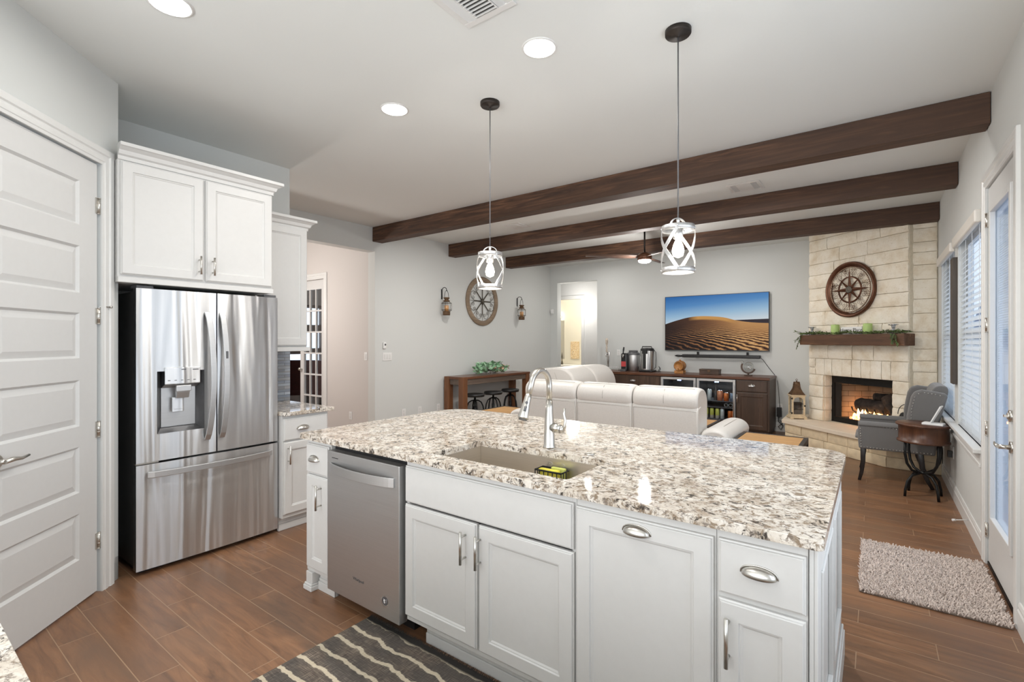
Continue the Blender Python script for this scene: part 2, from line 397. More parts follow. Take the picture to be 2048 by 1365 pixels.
WZ0, WZ1 = 0.72, 2.33
m = MB(); wall_y(m, XR, XR+0.10, None, YREAR, YB+WT,
    [(-2.0, -0.4, 0.75, 2.35), (0.90, 2.90, 0.75, 2.35), (3.59, 4.41, 0.0, 2.45), (4.62, 5.80, WZ0, WZ1), (6.02, 7.14, WZ0, WZ1)])
struct('wall_right', m, WALL)
m = MB(); wall_x(m, YB, YB+WT, XL-WT, XR, [(-5.407, -4.474, 0.0, 2.68)]); struct('wall_back', m, WALL)
m = MB(); m.box(XL-WT, XL, 4.305, YB, 0, CE); m.box(XL-WT, XL, 2.37, 4.305, 2.70, CE); struct('wall_left', m, WALL)
m = MB(); m.box(XK-0.14, XK, 0.86, 2.37, 0, CE); m.box(XL-WT, XK-0.14, 2.23, 2.37, 0, CE); struct('wall_kitchen', m, WALL)
m = MB(); wall_x(m, YREAR-WT, YREAR, -2.84, XR+WT, [(-2.6, 0.45, 0.35, 2.75)]); m.box(-2.84, -2.694, YREAR, -0.09, 0, CE); struct('wall_rear', m, WALL)

# pantry wall at 45 degrees, with its door
PT = Matrix.Translation((-3.613, 0.835, 0)) @ Matrix.Rotation(math.radians(135), 4, 'Z')
m = MB(); m.box(0.012, 0.163, -0.012, 0.035, 0, CE, PT); m.box(-1.30, -0.832, -0.012, 0.11, 0, CE, PT); m.box(-0.832, 0.012, -0.012, 0.11, 2.487, CE, PT)
m.box(-4.44, -3.742, 0.80, 0.922, 0, CE); struct('wall_pantry', m, WALL)
d = sthing('door_1', (-3.613, 0.835, 0), 135)
DW_, DH = 0.81, 2.475
def panel_door(name, x0, x1, z0, z1, panels, th, parent, mat):
    """slab with raised panels; panels = [(xa, xb, za, zb)] one column"""
    m = MB(); xa, xb = panels[0][0], panels[0][1]
    m.box(x0, xa, 0, th, z0, z1); m.box(xb, x1, 0, th, z0, z1)
    z = z0
    for (a, b, za, zb) in sorted(panels, key=lambda p: p[2]):
        m.box(a, b, 0, th, z, za); z = zb
        def ring(o, y): return [(a+o, y, za+o), (b-o, y, za+o), (b-o, y, zb-o), (a+o, y, zb-o)]
        r = ring(0, 0) + ring(0.012, 0.013) + ring(0.045, 0.004) + ring(0.045, 0.004)
        m.add(r[:12], [(k, (k+1) % 4, 4+(k+1) % 4, 4+k) for k in range(4)] + [(4+k, 4+(k+1) % 4, 8+(k+1) % 4, 8+k) for k in range(4)] + [(8, 9, 10, 11)])
        m.add([(a, th, za), (b, th, za), (b, th, zb), (a, th, zb)], [(3, 2, 1, 0)])
    m.box(xa, xb, 0, th, z, z1)
    return struct(name, m, mat, parent)
pan = [(-0.66, -0.142, a, b) for a, b in ((0.25, 0.505), (0.62, 0.872), (0.985, 1.24), (1.36, 1.61), (1.72, 1.98), (2.095, 2.34))]
panel_door('door_leaf', -DW_, -0.004, 0.012, DH, pan, 0.035, d, DOORW)
def hinge(parent, x, z, y=-0.006):
    m = MB(); m.cyl((x, y, z-0.048), (x, y, z+0.048), 0.0075, seg=10); m.box(x-0.022, x+0.018, y+0.001, y+0.0055, z-0.045, z+0.045)
    for k in (-0.045, -0.016, 0.016, 0.045): m.cyl((x, y, z+k-0.002), (x, y, z+k+0.002), 0.009, seg=10)
    return m.build('hinge', NICKEL, parent)
for z in (2.237, 1.60, 0.945, 0.30): hinge(d, 0.002, z)
m = MB(); m.cyl((0.004, -0.008, 1.655), (0.05, -0.035, 1.655), 0.0035, seg=8); m.cyl((0.05, -0.035, 1.655), (0.06, -0.04, 1.655), 0.007, seg=8); m.build('hinge_pin_stop', NICKEL, d)
m = MB(); m.cyl((-0.66, 0.0, 0.915), (-0.66, -0.012, 0.915), 0.030, seg=24); m.cyl((-0.66, -0.012, 0.915), (-0.66, -0.045, 0.915), 0.011, seg=12)
m.tube([(-0.665, -0.045, 0.915), (-0.62, -0.046, 0.918), (-0.575, -0.046, 0.912), (-0.535, -0.045, 0.918)], [0.010, 0.011, 0.008, 0.006], 10); m.build('door_handle', NICKEL, d)
def casing(name, x0, x1, z1, w, parent=None, M=None, y=-0.012, th=0.018):
    """mitred door casing: one moulded profile swept up, across and down"""
    prof = [(0, 0), (0, 0.55), (0.16, 0.62), (0.20, 0.80), (0.42, 0.80), (0.50, 0.60), (0.56, 0.62), (0.64, 1.0), (0.94, 1.0), (1.0, 0.85), (1.0, 0)]
    rings = []
    for px, pz, dx, dz in ((x0, 0.0, -1, 0), (x0, z1, -1, 1), (x1, z1, 1, 1), (x1, 0.0, 1, 0)):
        rings.append([(px+dx*u*w, y-v*th, pz+dz*u*w) for u, v in prof])
    n = len(prof); m = MB()
    m.add([p for r in rings for p in r], [(i*n+k, i*n+(k+1) % n, (i+1)*n+(k+1) % n, (i+1)*n+k) for i in range(3) for k in range(n)] + [tuple(range(n)), tuple(range(3*n, 4*n))], M)
    return struct(name, m, TRIM, parent)
casing('trim_1', -0.818, 0.008, 2.483, 0.095, M=PT)
def base(m, pts, h=0.14, t=0.014):
    """moulded baseboard along a polyline, boards on the left of the direction"""
    prof = [(0, 0), (t, 0), (t, h*0.70), (t*0.62, h*0.76), (t*0.80, h*0.82), (t*0.80, h*0.88), (t*0.45, h), (0, h)]
    for (ax, ay), (bx, by) in zip(pts, pts[1:]):
        L = math.hypot(bx-ax, by-ay); M = Matrix.Translation((ax, ay, 0)) @ Matrix.Rotation(math.atan2(by-ay, bx-ax), 4, 'Z'); n = len(prof)
        m.add([(0, p, q) for p, q in prof] + [(L, p, q) for p, q in prof], [tuple(range(n-1, -1, -1)), tuple(range(n, 2*n))] + [(i, (i+1) % n, n+(i+1) % n, n+i) for i in range(n)], M)
cw = lambda x, y: tuple((PT @ Vector((x, y, 0)))[:2])
m = MB(); base(m, [cw(0.105, -0.012), cw(0.163, -0.012)]); struct('baseboard_pantry', m, TRIM)
m = MB(); base(m, [(XR, 4.53), (XR, 6.97)]); base(m, [(XR, YREAR), (XR, 3.505)]); struct('baseboard_right', m, TRIM)
m = MB(); base(m, [(-1.1, YB), (-4.46, YB)]); struct('baseboard_back', m, TRIM)
m = MB(); base(m, [(XL, YB), (XL, 4.32)]); base(m, [(XL, 4.305), (-6.71, 4.305)]); struct('baseboard_left', m, TRIM)

# ---- patio door in the right wall (front faces -x: local x -> -y)
RT = lambda y: Matrix.Translation((XR, y, 0)) @ Matrix.Rotation(math.radians(-90), 4, 'Z')   # local +x -> world -y, local -y -> world -x
d = sthing('door_2', (XR, 4.40, 0), -90)                                                     # leaf from local 0 (hinge) to 0.80
m = MB(); LW = 0.80
gx0, gx1, gz0, gz1 = 0.12, 0.68, 0.33, 2.28
for a in ((0.004, gx0, 0.03, 2.44), (gx1, LW-0.004, 0.03, 2.44), (gx0, gx1, 0.03, gz0), (gx0, gx1, gz1, 2.44)): m.box(a[0], a[1], 0.004, 0.048, a[2], a[3])
struct('door_leaf', m, DOORW, d)
m = MB()
for a in ((gx0-0.03, gx0+0.012, gz0-0.03, gz1+0.03), (gx1-0.012, gx1+0.03, gz0-0.03, gz1+0.03), (gx0+0.012, gx1-0.012, gz0-0.03, gz0+0.012), (gx0+0.012, gx1-0.012, gz1-0.012, gz1+0.03)): m.box(a[0], a[1], -0.008, 0.02, a[2], a[3])
m.build('lite_frame', DOORW, d, 0.004)
m = MB(); m.box(gx0, gx1, 0.022, 0.025, gz0, gz1); m.box(gx0, gx1, 0.040, 0.043, gz0, gz1); m.build('glass_pane', PANE, d)
m = MB()
for k in range(int((gz1-gz0-0.06)/0.0145)):
    z = gz0+0.012+k*0.0145; m.add([(gx0+0.014, 0.0285, z-0.0064), (gx1-0.014, 0.0285, z-0.0064), (gx1-0.014, 0.0375, z+0.0064), (gx0+0.014, 0.0375, z+0.0064)], [(0, 1, 2, 3)])
m.box(gx0+0.012, gx1-0.012, 0.027, 0.039, gz1-0.05, gz1-0.012)
MINI = translucent('mini_blind_slat', (0.74, 0.79, 0.86, 1), 0.6); o = m.build('enclosed_mini_blind', MINI, d, fix=False)
for z in (2.242, 1.56, 0.886, 0.225): hinge(d, 0.0, z, -0.004)
m = MB(); m.cyl((0.735, 0.004, 0.888), (0.735, -0.012, 0.888), 0.031, seg=24); m.cyl((0.735, -0.012, 0.888), (0.735, -0.055, 0.888), 0.012, seg=12)
m.tube([(0.735, -0.055, 0.888), (0.70, -0.057, 0.890), (0.655, -0.056, 0.886), (0.622, -0.054, 0.892)], [0.011, 0.011, 0.008, 0.006], 10); m.build('lever_handle', NICKEL, d)
m = MB(); m.cyl((0.735, 0.004, 1.055), (0.735, -0.016, 1.055), 0.031, seg=24); m.cyl((0.735, -0.016, 1.055), (0.735, -0.022, 1.055), 0.018, seg=16); m.box(0.722, 0.748, -0.036, -0.022, 1.049, 1.061); m.build('deadbolt', NICKEL, d)
m = MB(); m.box(0.0, LW, 0.0, 0.14, 0.0, 0.022); m.build('threshold', BRONZE, d)
casing('trim_2', 3.59-4.40, 4.41-4.40, 2.45, 0.095, M=Matrix.Translation((XR, 4.40, 0)) @ Matrix.Rotation(math.radians(-90), 4, 'Z') @ Matrix.Scale(-1, 4, (1, 0, 0)), y=0)

# ---- two windows with wood blinds
WINF = plain('window_vinyl', (0.74, 0.76, 0.78, 1), 0.4, var=0.01)
BLIND = translucent('white_blind_slat', (0.86, 0.88, 0.89, 1), 0.6)
def window(nm, y0, y1, label_blind):
    w = sthing(nm, (XR, y1, 0), -90); L = y1-y0
    m = MB()
    for a in ((0, 0.045, WZ0, WZ1), (L-0.045, L, WZ0, WZ1), (0.045, L-0.045, WZ0, WZ0+0.045), (0.045, L-0.045, WZ1-0.045, WZ1), (0.045, L-0.045, 1.49, 1.54)): m.box(a[0], a[1], 0.060, 0.098, a[2], a[3])
    m.build('window_frame', WINF, w)
    m = MB(); m.box(0.045, L-0.045, 0.080, 0.084, WZ0+0.045, WZ1-0.045); m.build('window_pane', PANE, w)
    # stool (ledge) and apron
    m = MB(); m.box(-0.09, L+0.09, -0.055, 0.07, WZ0-0.028, WZ0); m.box(-0.07, L+0.07, -0.016, 0.0, WZ0-0.10, WZ0-0.028); m.box(-0.07, L+0.07, -0.022, 0.0, WZ0-0.125, WZ0-0.10)
    m.build('window_sill', TRIM, w, 0.004)
    b = thing('window_blind', label_blind, 'window blind', (XR, y1, WZ0), -90, 'white slatted window blinds')
    H = WZ1-WZ0; m = MB(); n = int((H-0.09)/0.0455)
    for k in range(n):
        z = 0.045+k*0.0455; t = math.radians(52); c_, s_ = 0.024*math.cos(t), 0.024*math.sin(t)
        m.add([(0.012, 0.028-c_, z-s_), (L-0.012, 0.028-c_, z-s_), (L-0.012, 0.028+c_, z+s_), (0.012, 0.028+c_, z+s_),
               (0.012, 0.028-c_, z-s_+0.003), (L-0.012, 0.028-c_, z-s_+0.003), (L-0.012, 0.028+c_, z+s_+0.003), (0.012, 0.028+c_, z+s_+0.003)],
              [(0, 1, 2, 3), (7, 6, 5, 4), (0, 4, 5, 1), (1, 5, 6, 2), (2, 6, 7, 3), (3, 7, 4, 0)])
    m.build('slats', BLIND, b)
    m = MB(); m.box(0.008, L-0.008, 0.004, 0.054, 0.004, 0.024); m.build('bottom_rail', BLIND, b, 0.003)
    m = MB()
    for q in range(3 if L < 1 else 4):
        x = 0.10+(L-0.20)*q/((3 if L < 1 else 4)-1); m.box(x-0.006, x+0.006, 0.001, 0.003, 0.02, H-0.05)
    m.build('ladder_tapes', BLIND, b)
    m = MB(); m.box(-0.02, L+0.02, -0.040, 0.0, H-0.055, H+0.034); m.build('valance', plain('valance_cream', (0.74, 0.71, 0.66, 1), 0.4, var=0.01), b, 0.012, 3)
window('window_1', 6.02, 7.14, 'white slatted blind in the window next to the stone fireplace')
window('window_2', 4.62, 5.80, 'white slatted blind in the window beside the glass patio door')
m = MB(); m.box(XR-0.034, XR, 5.825, 5.995, 1.07, 2.20); solo('wall_panel', m, PANELW, 'narrow grey stained wooden panel on the wall between the two windows', 'wall panel', bev=0.004)

# ---- hall, study and bath beyond the openings
m = MB(); wall_x(m, 4.305, 4.305+WT, -9.6, XL-WT, [(-8.24, -6.815, 0.0, 2.42)]); m.box(-9.75, -9.6, 1.4, 5.15, 0, CE); m.box(-9.75, -9.6, 6.95, 8.0, 0, CE); m.box(-9.75, -9.6, 5.15, 6.95, 0, 0.35); m.box(-9.75, -9.6, 5.15, 6.95, 2.22, CE); m.box(-9.6, XL-WT, 1.3, 1.45, 0, CE); struct('wall_hall', m, WALL_HALL)
casing('trim_3', -8.24, -6.815, 2.42, 0.09, y=4.305)
STUDYW = m_wall('study_taupe_paint', (0.30, 0.255, 0.225, 1))
m = MB(); wall_x(m, 8.0, 8.15, -9.75, XL-WT, []); m.box(XL-WT-0.02, XL-WT, 4.46, 8.0, 0, CE); struct('wall_study', m, STUDYW)
d = sthing('door_3', (-6.815, 4.33, 0), 0)        # french door leaf from local x -0.71 to 0
m = MB(); fw = 0.10; x0, x1 = -0.708, -0.004; zb, zt = 0.25, 2.27
m.box(x0, x0+fw, 0, 0.04, 0.012, 2.415); m.box(x1-fw, x1, 0, 0.04, 0.012, 2.415); m.box(x0+fw, x1-fw, 0, 0.04, 0.012, zb); m.box(x0+fw, x1-fw, 0, 0.04, zt, 2.415)
iw = (x1-x0-2*fw)
for k in (1, 2): xx = x0+fw+iw*k/3; m.box(xx-0.012, xx+0.012, 0.005, 0.035, zb, zt)
for k in range(1, 6): zz = zb+(zt-zb)*k/6; m.box(x0+fw, x1-fw, 0.007, 0.033, zz-0.012, zz+0.012)
struct('door_leaf', m, DOORW, d)
m = MB(); m.box(x0+fw, x1-fw, 0.018, 0.022, zb, zt); m.build('glass_panes', PANE, d)
m = MB(); m.cyl((x0+0.05, 0, 1.0), (x0+0.05, -0.03, 1.0), 0.01, seg=10); m.ell((x0+0.05, -0.045, 1.0), (0.026, 0.02, 0.026), 14, 8); m.build('door_knob', NICKEL, d)
w = sthing('window_3', (-9.69, 6.05, 0), 90)
m = MB()
for a in ((-0.90, -0.85, 0.35, 2.22), (0.85, 0.90, 0.35, 2.22), (-0.85, 0.85, 0.35, 0.40), (-0.85, 0.85, 2.16, 2.22), (-0.85, 0.85, 1.66, 1.80), (-0.85, 0.85, 1.18, 1.30), (-0.03, 0.03, 0.4, 2.16)): m.box(a[0], a[1], -0.04, 0.04, a[2], a[3])
m.build('window_frame', STUDYW, w); m = MB(); m.box(-0.85, 0.85, 0.0, 0.004, 0.4, 2.16); m.build('window_pane', PANE, w)
REDL = plain('dark_red_leather', (0.060, 0.010, 0.010, 1), 0.4, var=0.2)
def study_chair(x, y, rot, label):
    t = thing('dining_chair', label, 'chair', (x, y, 0), rot, 'dark red chairs in the room behind the french door')
    m = MB(); m.box(-0.24, 0.24, -0.24, 0.24, 0.40, 0.50); m.build('seat', REDL, t, 0.02)
    m = MB(); m.profile([(0.16, 0.48), (0.23, 0.48), (0.31, 1.08), (0.24, 1.09)], -0.23, 0.23, 'x'); m.build('backrest', REDL, t, 0.015)
    for sx in (-0.2, 0.2):
        for sy in (-0.2, 0.2):
            m = MB(); m.box(sx-0.02, sx+0.02, sy-0.02, sy+0.02, 0, 0.40); m.build('leg', DKLEG, t)
    return t
study_chair(-9.25, 5.15, 230, 'dark red high-back chair seen through the open french doorway')
study_chair(-8.75, 5.50, 200, 'dark red chair seen through the glass panes of the french door')
t = thing('study_table', 'pale table behind the glass of the french door', 'table', (-8.2, 6.7, 0))
m = MB(); m.box(-0.7, 0.9, -0.45, 0.45, 0.71, 0.75); m.build('tabletop', PAPER, t, 0.004)
for sx in (-0.62, 0.82):
    for sy in (-0.38, 0.38):
        m = MB(); m.box(sx-0.03, sx+0.03, sy-0.03, sy+0.03, 0, 0.71); m.build('leg', DKLEG, t)
point('hall_light', (-7.0, 2.7, 2.0), 85, (1.0, 0.93, 0.88), 0.12)
point('study_light', (-7.6, 6.2, 2.6), 14, (1.0, 0.95, 0.9), 0.12)

# passage and bath behind the far wall
BATHW = m_wall('bath_cream_paint', (0.76, 0.72, 0.62, 1))
m = MB(); wall_x(m, 9.90, 10.0, -7.6, -4.2, [(-6.06, -5.385, 0.0, 2.425)]); m.box(-4.3, -4.2, YB+WT, 9.9, 0, CE); m.box(-7.6, -7.5, YB+WT, 9.9, 0, CE); struct('wall_passage', m, plain('passage_white_paint', (0.74, 0.74, 0.73, 1), 0.8, var=0.01))
casing('trim_4', -6.06, -5.385, 2.425, 0.08, y=9.90)
m = MB(); m.box(-8.4, -4.8, 12.2, 12.3, 0, CE); m.box(-8.5, -8.4, 10.0, 12.3, 0, CE); m.box(-4.9, -4.8, 10.0, 12.2, 0, CE); struct('wall_bath', m, BATHW)
point('passage_light', (-5.3, 9.45, 2.2), 17, (1.0, 0.96, 0.9), 0.1)
point('bath_light', (-6.3, 11.0, 2.5), 62, (1.0, 0.94, 0.82), 0.1)
t = thing('bath_vanity', 'brown bathroom vanity with a pale top seen through the far doorway', 'vanity', (-6.9, 11.9, 0))
m = MB(); m.box(-0.9, 0.9, -0.25, 0.28, 0.0, 0.75); m.build('vanity_cabinet', CREDW, t, 0.004)
for q in range(4):
    m = MB(); m.box(-0.86+q*0.44, -0.46+q*0.44, -0.268, -0.25, 0.08, 0.68); o = m.build('vanity_door', CREDW, t, 0.004)
    m = MB(); px = -0.50+q*0.44 if q % 2 == 0 else -0.82+q*0.44; m.cyl((px, -0.295, 0.45), (px, -0.295, 0.60), 0.006, seg=8); m.build('pull', NICKEL, o)
m = MB(); m.box(-0.92, 0.92, -0.28, 0.29, 0.75, 0.79); m.build('vanity_top', PAPER, t, 0.004)
m = MB(); m.box(-8.1, -7.18, 12.18, 12.199, 0.95, 2.05); solo('bath_mirror', m, plain('mirror_silver', (0.85, 0.85, 0.82, 1), 0.03, 1.0, var=0.0), 'frameless mirror above the bathroom vanity', 'mirror')
t = thing('bath_sconce', 'glowing wall lamp inside the bathroom left of the far doorway', 'wall lamp', (-7.32, 12.2, 2.05))
m = MB(); m.cyl((0, -0.001, 0.1), (0, -0.03, 0.1), 0.05, seg=16); m.cyl((0, -0.03, 0.1), (0, -0.10, 0.1), 0.012, seg=8); m.build('lamp_mount', NICKEL, t)
m = MB(); m.lathe([(0.04, 0.0), (0.06, 0.02), (0.065, 0.18), (0.05, 0.20)], (0, -0.11, 0.02), 16); m.build('lamp_shade', emis('sconce_glow', (1.0, 0.93, 0.78, 1), 4.0), t)
def m_mottle():
    t = NT('gold_mottled_canvas'); v = t.coord((22, 22, 22)); n = t.noise(v, 1.0, 4, 0.6, 1.5)
    t.set(Base_Color=t.ramp(n, [(0.35, sc(246, 236, 212)), (0.46, sc(196, 156, 96)), (0.54, sc(244, 228, 196)), (0.66, sc(140, 100, 56))]), Roughness=0.8); return t.m
m = MB(); m.box(-6.97, -6.70, 12.165, 12.199, 0.95, 1.44); solo('bath_picture', m, m_mottle(), 'gold and cream mottled picture on the bathroom wall', 'picture', bev=0.004)
m = MB(); m.lathe([(0.035, 0), (0.03, 0.05), (0.012, 0.12), (0.02, 0.22), (0.004, 0.34)], (-7.12, 11.95, 0.79), 12); solo('bath_ornament', m, WIRE, 'slim dark ornament on the bathroom vanity', 'ornament')

# outside
m = MB(); m.box(XR+0.16, 12.0, YREAR-2, 30, -0.12, -0.02); struct('patio_ground', m, plain('patio_concrete', sc(176, 184, 196), 0.9, var=0.08, nscale=6))
m = MB()
for k in range(36): m.box(0.8+k*0.26, 0.8+k*0.26+0.25, 24.0, 24.03, -0.02, 1.85)
solo('garden_fence', m, plain('fence_boards', sc(120, 126, 150), 0.9, var=0.1), 'grey board garden fence seen through the patio door', 'fence')
def bush(x, y, h, label):
    m = MB(); random.seed(int(x*10+y))
    for k in range(9): m.ell((x+random.uniform(-.4, .4), y+random.uniform(-.4, .4), h*random.uniform(.3, .85)), (0.4, 0.4, h*0.3), 10, 7)
    m.cyl((x, y, -0.02), (x, y, h*0.5), 0.08)
    solo('garden_shrub', m, plain('shrub_blue_green', sc(92, 116, 150), 0.9, var=0.3, nscale=8), label, 'shrub', 'shrubs outside the patio door')
bush(2.35, 15.0, 2.5, 'dark rounded shrub outside the glass patio door')

# ---- ceiling beams
for i, (y, lab) in enumerate(((4.26, 'nearest of the three dark ceiling beams, closest to the kitchen'), (5.757, 'middle one of the three dark wooden ceiling beams'), (7.29, 'farthest dark ceiling beam, nearest the television wall'))):
    m = MB(); m.box(XL+0.004, XR-0.004, y, y+0.165, CE-0.20, CE-0.002)
    solo('ceiling_beam', m, BEAM, lab, 'beam', 'dark stained ceiling beams', 0.004)

# ================================================================ KITCHEN
def shaker(m, x0, x1, z0, z1, y=0.0, th=0.022, fw=0.058, rec=0.010, slope=0.008):
    """recessed-panel door or drawer front; front face at y, thickness towards +y"""
    def ring(o, yy): return [(x0+o, yy, z0+o), (x1-o, yy, z0+o), (x1-o, yy, z1-o), (x0+o, yy, z1-o)]
    rs = [ring(0, y+th), ring(0, y+0.009), ring(0.005, y+0.007), ring(0.006, y+0.002), ring(0.009, y)]
    if fw: rs += [ring(fw, y), ring(fw+0.003, y+rec*0.55), ring(fw+0.007, y+rec*0.6), ring(fw+slope+0.005, y+rec)]
    vs = [p for r in rs for p in r]; n = len(rs)
    fs = [(4*i+k, 4*i+(k+1) % 4, 4*i+4+(k+1) % 4, 4*i+4+k) for i in range(n-1) for k in range(4)]
    fs += [(3, 2, 1, 0), tuple(4*(n-1)+k for k in range(4))]
    m.add(vs, fs); return m
def bar_pull(parent, x, z0, z1, y=0.0, mat=None):
    m = MB(); m.cyl((x, y-0.034, z0), (x, y-0.034, z1), 0.0062, seg=12)
    for z in (z0+0.022, z1-0.022): m.cyl((x, y, z), (x, y-0.034, z), 0.0045, seg=8)
    return m.build('bar_pull', mat or NICKEL, parent)
def cup_pull(parent, x, z, y=0.0, a=0.047, b=0.026, d=0.026, mat=None):
    m = MB(); nu, nv = 18, 8; vs = []
    for i in range(nu+1):
        th = PI*i/nu
        for j in range(nv+1):
            ps = PI*0.56*j/nv
            vs.append((x-a*math.cos(th), y-d*math.sin(th)**0.8*math.sin(ps), z+b*math.sin(th)**0.8*math.cos(ps)))
    m.add(vs, [(i*(nv+1)+j, (i+1)*(nv+1)+j, (i+1)*(nv+1)+j+1, i*(nv+1)+j+1) for i in range(nu) for j in range(nv)], None, True)
    rim = [(x-a*1.06*math.cos(PI*i/nu), y-0.0015, z+b*1.07*math.sin(PI*i/nu)**0.8) for i in range(nu+1)]
    m.tube(rim, 0.0022, 6)
    o = m.build('cup_pull', mat or NICKEL, parent); s = o.modifiers.new('shell', 'SOLIDIFY'); s.thickness = 0.0014; return o

# ---------------- island (front faces -y; local origin on the floor at the cabinet face)
YF, ZT = 1.597, 0.884
def carcass(t, w, z0=0.105, depth=0.60, open_top=False, sides=True):
    m = MB()
    if open_top:
        m.box(0, 0.018, 0, depth, z0, ZT); m.box(w-0.018, w, 0, depth, z0, ZT); m.box(0.018, w-0.018, 0, depth, z0, z0+0.018); m.box(0.018, w-0.018, depth-0.01, depth, z0+0.018, ZT); m.box(0.018, w-0.018, 0, 0.018, z0+0.018, 0.66); m.box(0.018, w-0.018, 0, 0.018, 0.845, ZT)
    else: m.box(0, w, 0, depth, z0, ZT)
    return m.build('cabinet_box', CAB, t, 0.0015)
def toe(t, x0, x1, y=0.055, ends=False):
    m = MB(); m.box(x0, x1, y, y+0.016, 0.0, 0.105); m.box(x0, x1, y-0.012, y, 0.0, 0.05); m.box(x0, x1, y-0.006, y, 0.05, 0.068)
    return m.build('toe_kick', CAB, t, 0.003)
G = 'white shaker cabinets of the island'
t = thing('island_cabinet', 'narrow white island cabinet left of the dishwasher', 'cabinet', (-2.70, YF, 0), 0, G)
carcass(t, 0.247)
o = shaker(MB(), 0.022, 0.243, 0.688, 0.858, -0.022, fw=0).build('drawer', CAB, t); cup_pull(o, 0.112, 0.768, -0.022)
o = shaker(MB(), 0.022, 0.243, 0.135, 0.678, -0.022).build('door', CAB, t); bar_pull(o, 0.180, 0.50, 0.64, -0.022)
m = MB(); m.box(0.012, 0.075, -0.015, 0.05, 0.04, 0.105); m.box(0.002, 0.085, -0.028, 0.06, 0.0, 0.028); m.box(0.006, 0.081, -0.023, 0.055, 0.028, 0.04); m.build('corner_foot', CAB, t, 0.004)
toe(t, 0.085, 0.247, 0.03)
t = thing('dishwasher', 'grey stainless dishwasher built into the island under the granite top', 'dishwasher', (-2.448, YF, 0))
m = MB(); m.box(0.003, 0.606, 0.02, 0.58, 0.10, 0.865); m.box(0.02, 0.59, 0.08, 0.5, 0.0, 0.10); m.build('tub', BLACKP, t)
m = MB(); m.box(0.003, 0.606, -0.032, 0.02, 0.078, 0.848); m.build('door', STEEL2, t, 0.004)
m = MB(); m.box(0.05, 0.105, -0.0335, -0.031, 0.812, 0.8155); m.build('indicator_slot', BLACKP, t)
m = MB(); pts = [(0.035+0.535*k/20, -0.034-0.040*math.sin(PI*k/20)**0.7, 0.762) for k in range(21)]
m.tube(pts, 0, flat=((0, 0, 1), 0.004, 0.024)); m.build('handle', STEEL2, t, 0.002)
mt = text_mesh('Whirlpool', 0.022, 0.0006, Matrix.Translation((0.285, -0.0325, 0.205)) @ Matrix.Rotation(PI/2, 4, 'X')); mt.build('maker_lettering', GREYP, t, fix=False)
m = MB(); m.cyl((0.50, -0.032, 0.165), (0.50, -0.0335, 0.165), 0.021, seg=28); o = m.build('round_badge', GREYP, t)
m = MB()
for k in range(26):
    a = 2*PI*k/26; m.box(-0.0016, 0.0016, -0.0348, -0.0334, 0.0245, 0.0285, Matrix.Translation((0.50, 0, 0.165)) @ Matrix.Rotation(a, 4, 'Y'))
for z, w_ in ((0.006, 0.013), (-0.001, 0.014), (-0.008, 0.011)): m.tube([(0.50-w_+2*w_*k/8, -0.0338, 0.165+z+0.003*math.sin(k*1.1)) for k in range(9)], 0.0016, 6)
m.build('badge_emblem', CHROME, o)
t = thing('island_sink_cabinet', 'wide white island cabinet with two doors under the sink', 'cabinet', (-1.822, YF, 0), 0, G)
carcass(t, 0.934, open_top=True)
shaker(MB(), 0.006, 0.928, 0.682, 0.855, -0.022, fw=0).build('false_drawer_front', CAB, t)
o = shaker(MB(), 0.004, 0.458, 0.135, 0.672, -0.022).build('door', CAB, t); bar_pull(o, 0.400, 0.497, 0.637, -0.022)
o = shaker(MB(), 0.470, 0.930, 0.135, 0.672, -0.022).build('door', CAB, t); bar_pull(o, 0.484, 0.497, 0.637, -0.022)
toe(t, 0.085, 0.934)
t = thing('island_trash_cabinet', 'tall white pull-out front with a cup handle on the island', 'cabinet', (-0.887, YF, 0), 0, G)
carcass(t, 0.492)
o = shaker(MB(), 0.004, 0.486, 0.135, 0.848, -0.022).build('pull_out_front', CAB, t); cup_pull(o, 0.240, 0.805, -0.022)
toe(t, 0, 0.492)
t = thing('island_end_cabinet', 'white island cabinet with a drawer over a door at the right end', 'cabinet', (-0.394, YF, 0), 0, G)
carcass(t, 0.244)
o = shaker(MB(), 0.008, 0.240, 0.685, 0.850, -0.022, fw=0).build('drawer', CAB, t); cup_pull(o, 0.122, 0.768, -0.022)
o = shaker(MB(), 0.008, 0.240, 0.135, 0.668, -0.022).build('door', CAB, t); bar_pull(o, 0.039, 0.482, 0.63, -0.022)
toe(t, 0, 0.244)
t = thing('panelled_island_end', 'white panelled right end of the kitchen island', 'end panel', (-0.148, YF-0.005, 0))
m = MB(); m.box(0, 0.012, 0, 1.15, 0.0, ZT)
for a in ((0, 0.09, 0.0, ZT), (0.52, 0.62, 0.0, ZT), (1.06, 1.15, 0.0, ZT), (0.09, 0.52, 0.78, ZT), (0.62, 1.06, 0.78, ZT), (0.09, 0.52, 0.0, 0.24), (0.62, 1.06, 0.0, 0.24)): m.box(0.012, 0.022, a[0], a[1], a[2], a[3])
for y0, y1 in ((0.09, 0.52), (0.62, 1.06)):
    for a in ((y0, y0+0.012, 0.24, 0.78), (y1-0.012, y1, 0.24, 0.78), (y0+0.012, y1-0.012, 0.24, 0.252), (y0+0.012, y1-0.012, 0.768, 0.78)): m.box(0.012, 0.028, a[0], a[1], a[2], a[3])
m.build('panel', CAB, t, 0.003)
m = MB(); m.box(0.022, 0.036, 0.013, 1.15, 0.0, 0.115); m.box(0.022, 0.031, 0.013, 1.15, 0.115, 0.14); m.box(0.001, 0.041, -0.022, 0.0125, 0.031, 0.118); m.box(-0.002, 0.047, -0.026, 0.0125, 0.0, 0.031); m.build('base_moulding', CAB, t, 0.004)
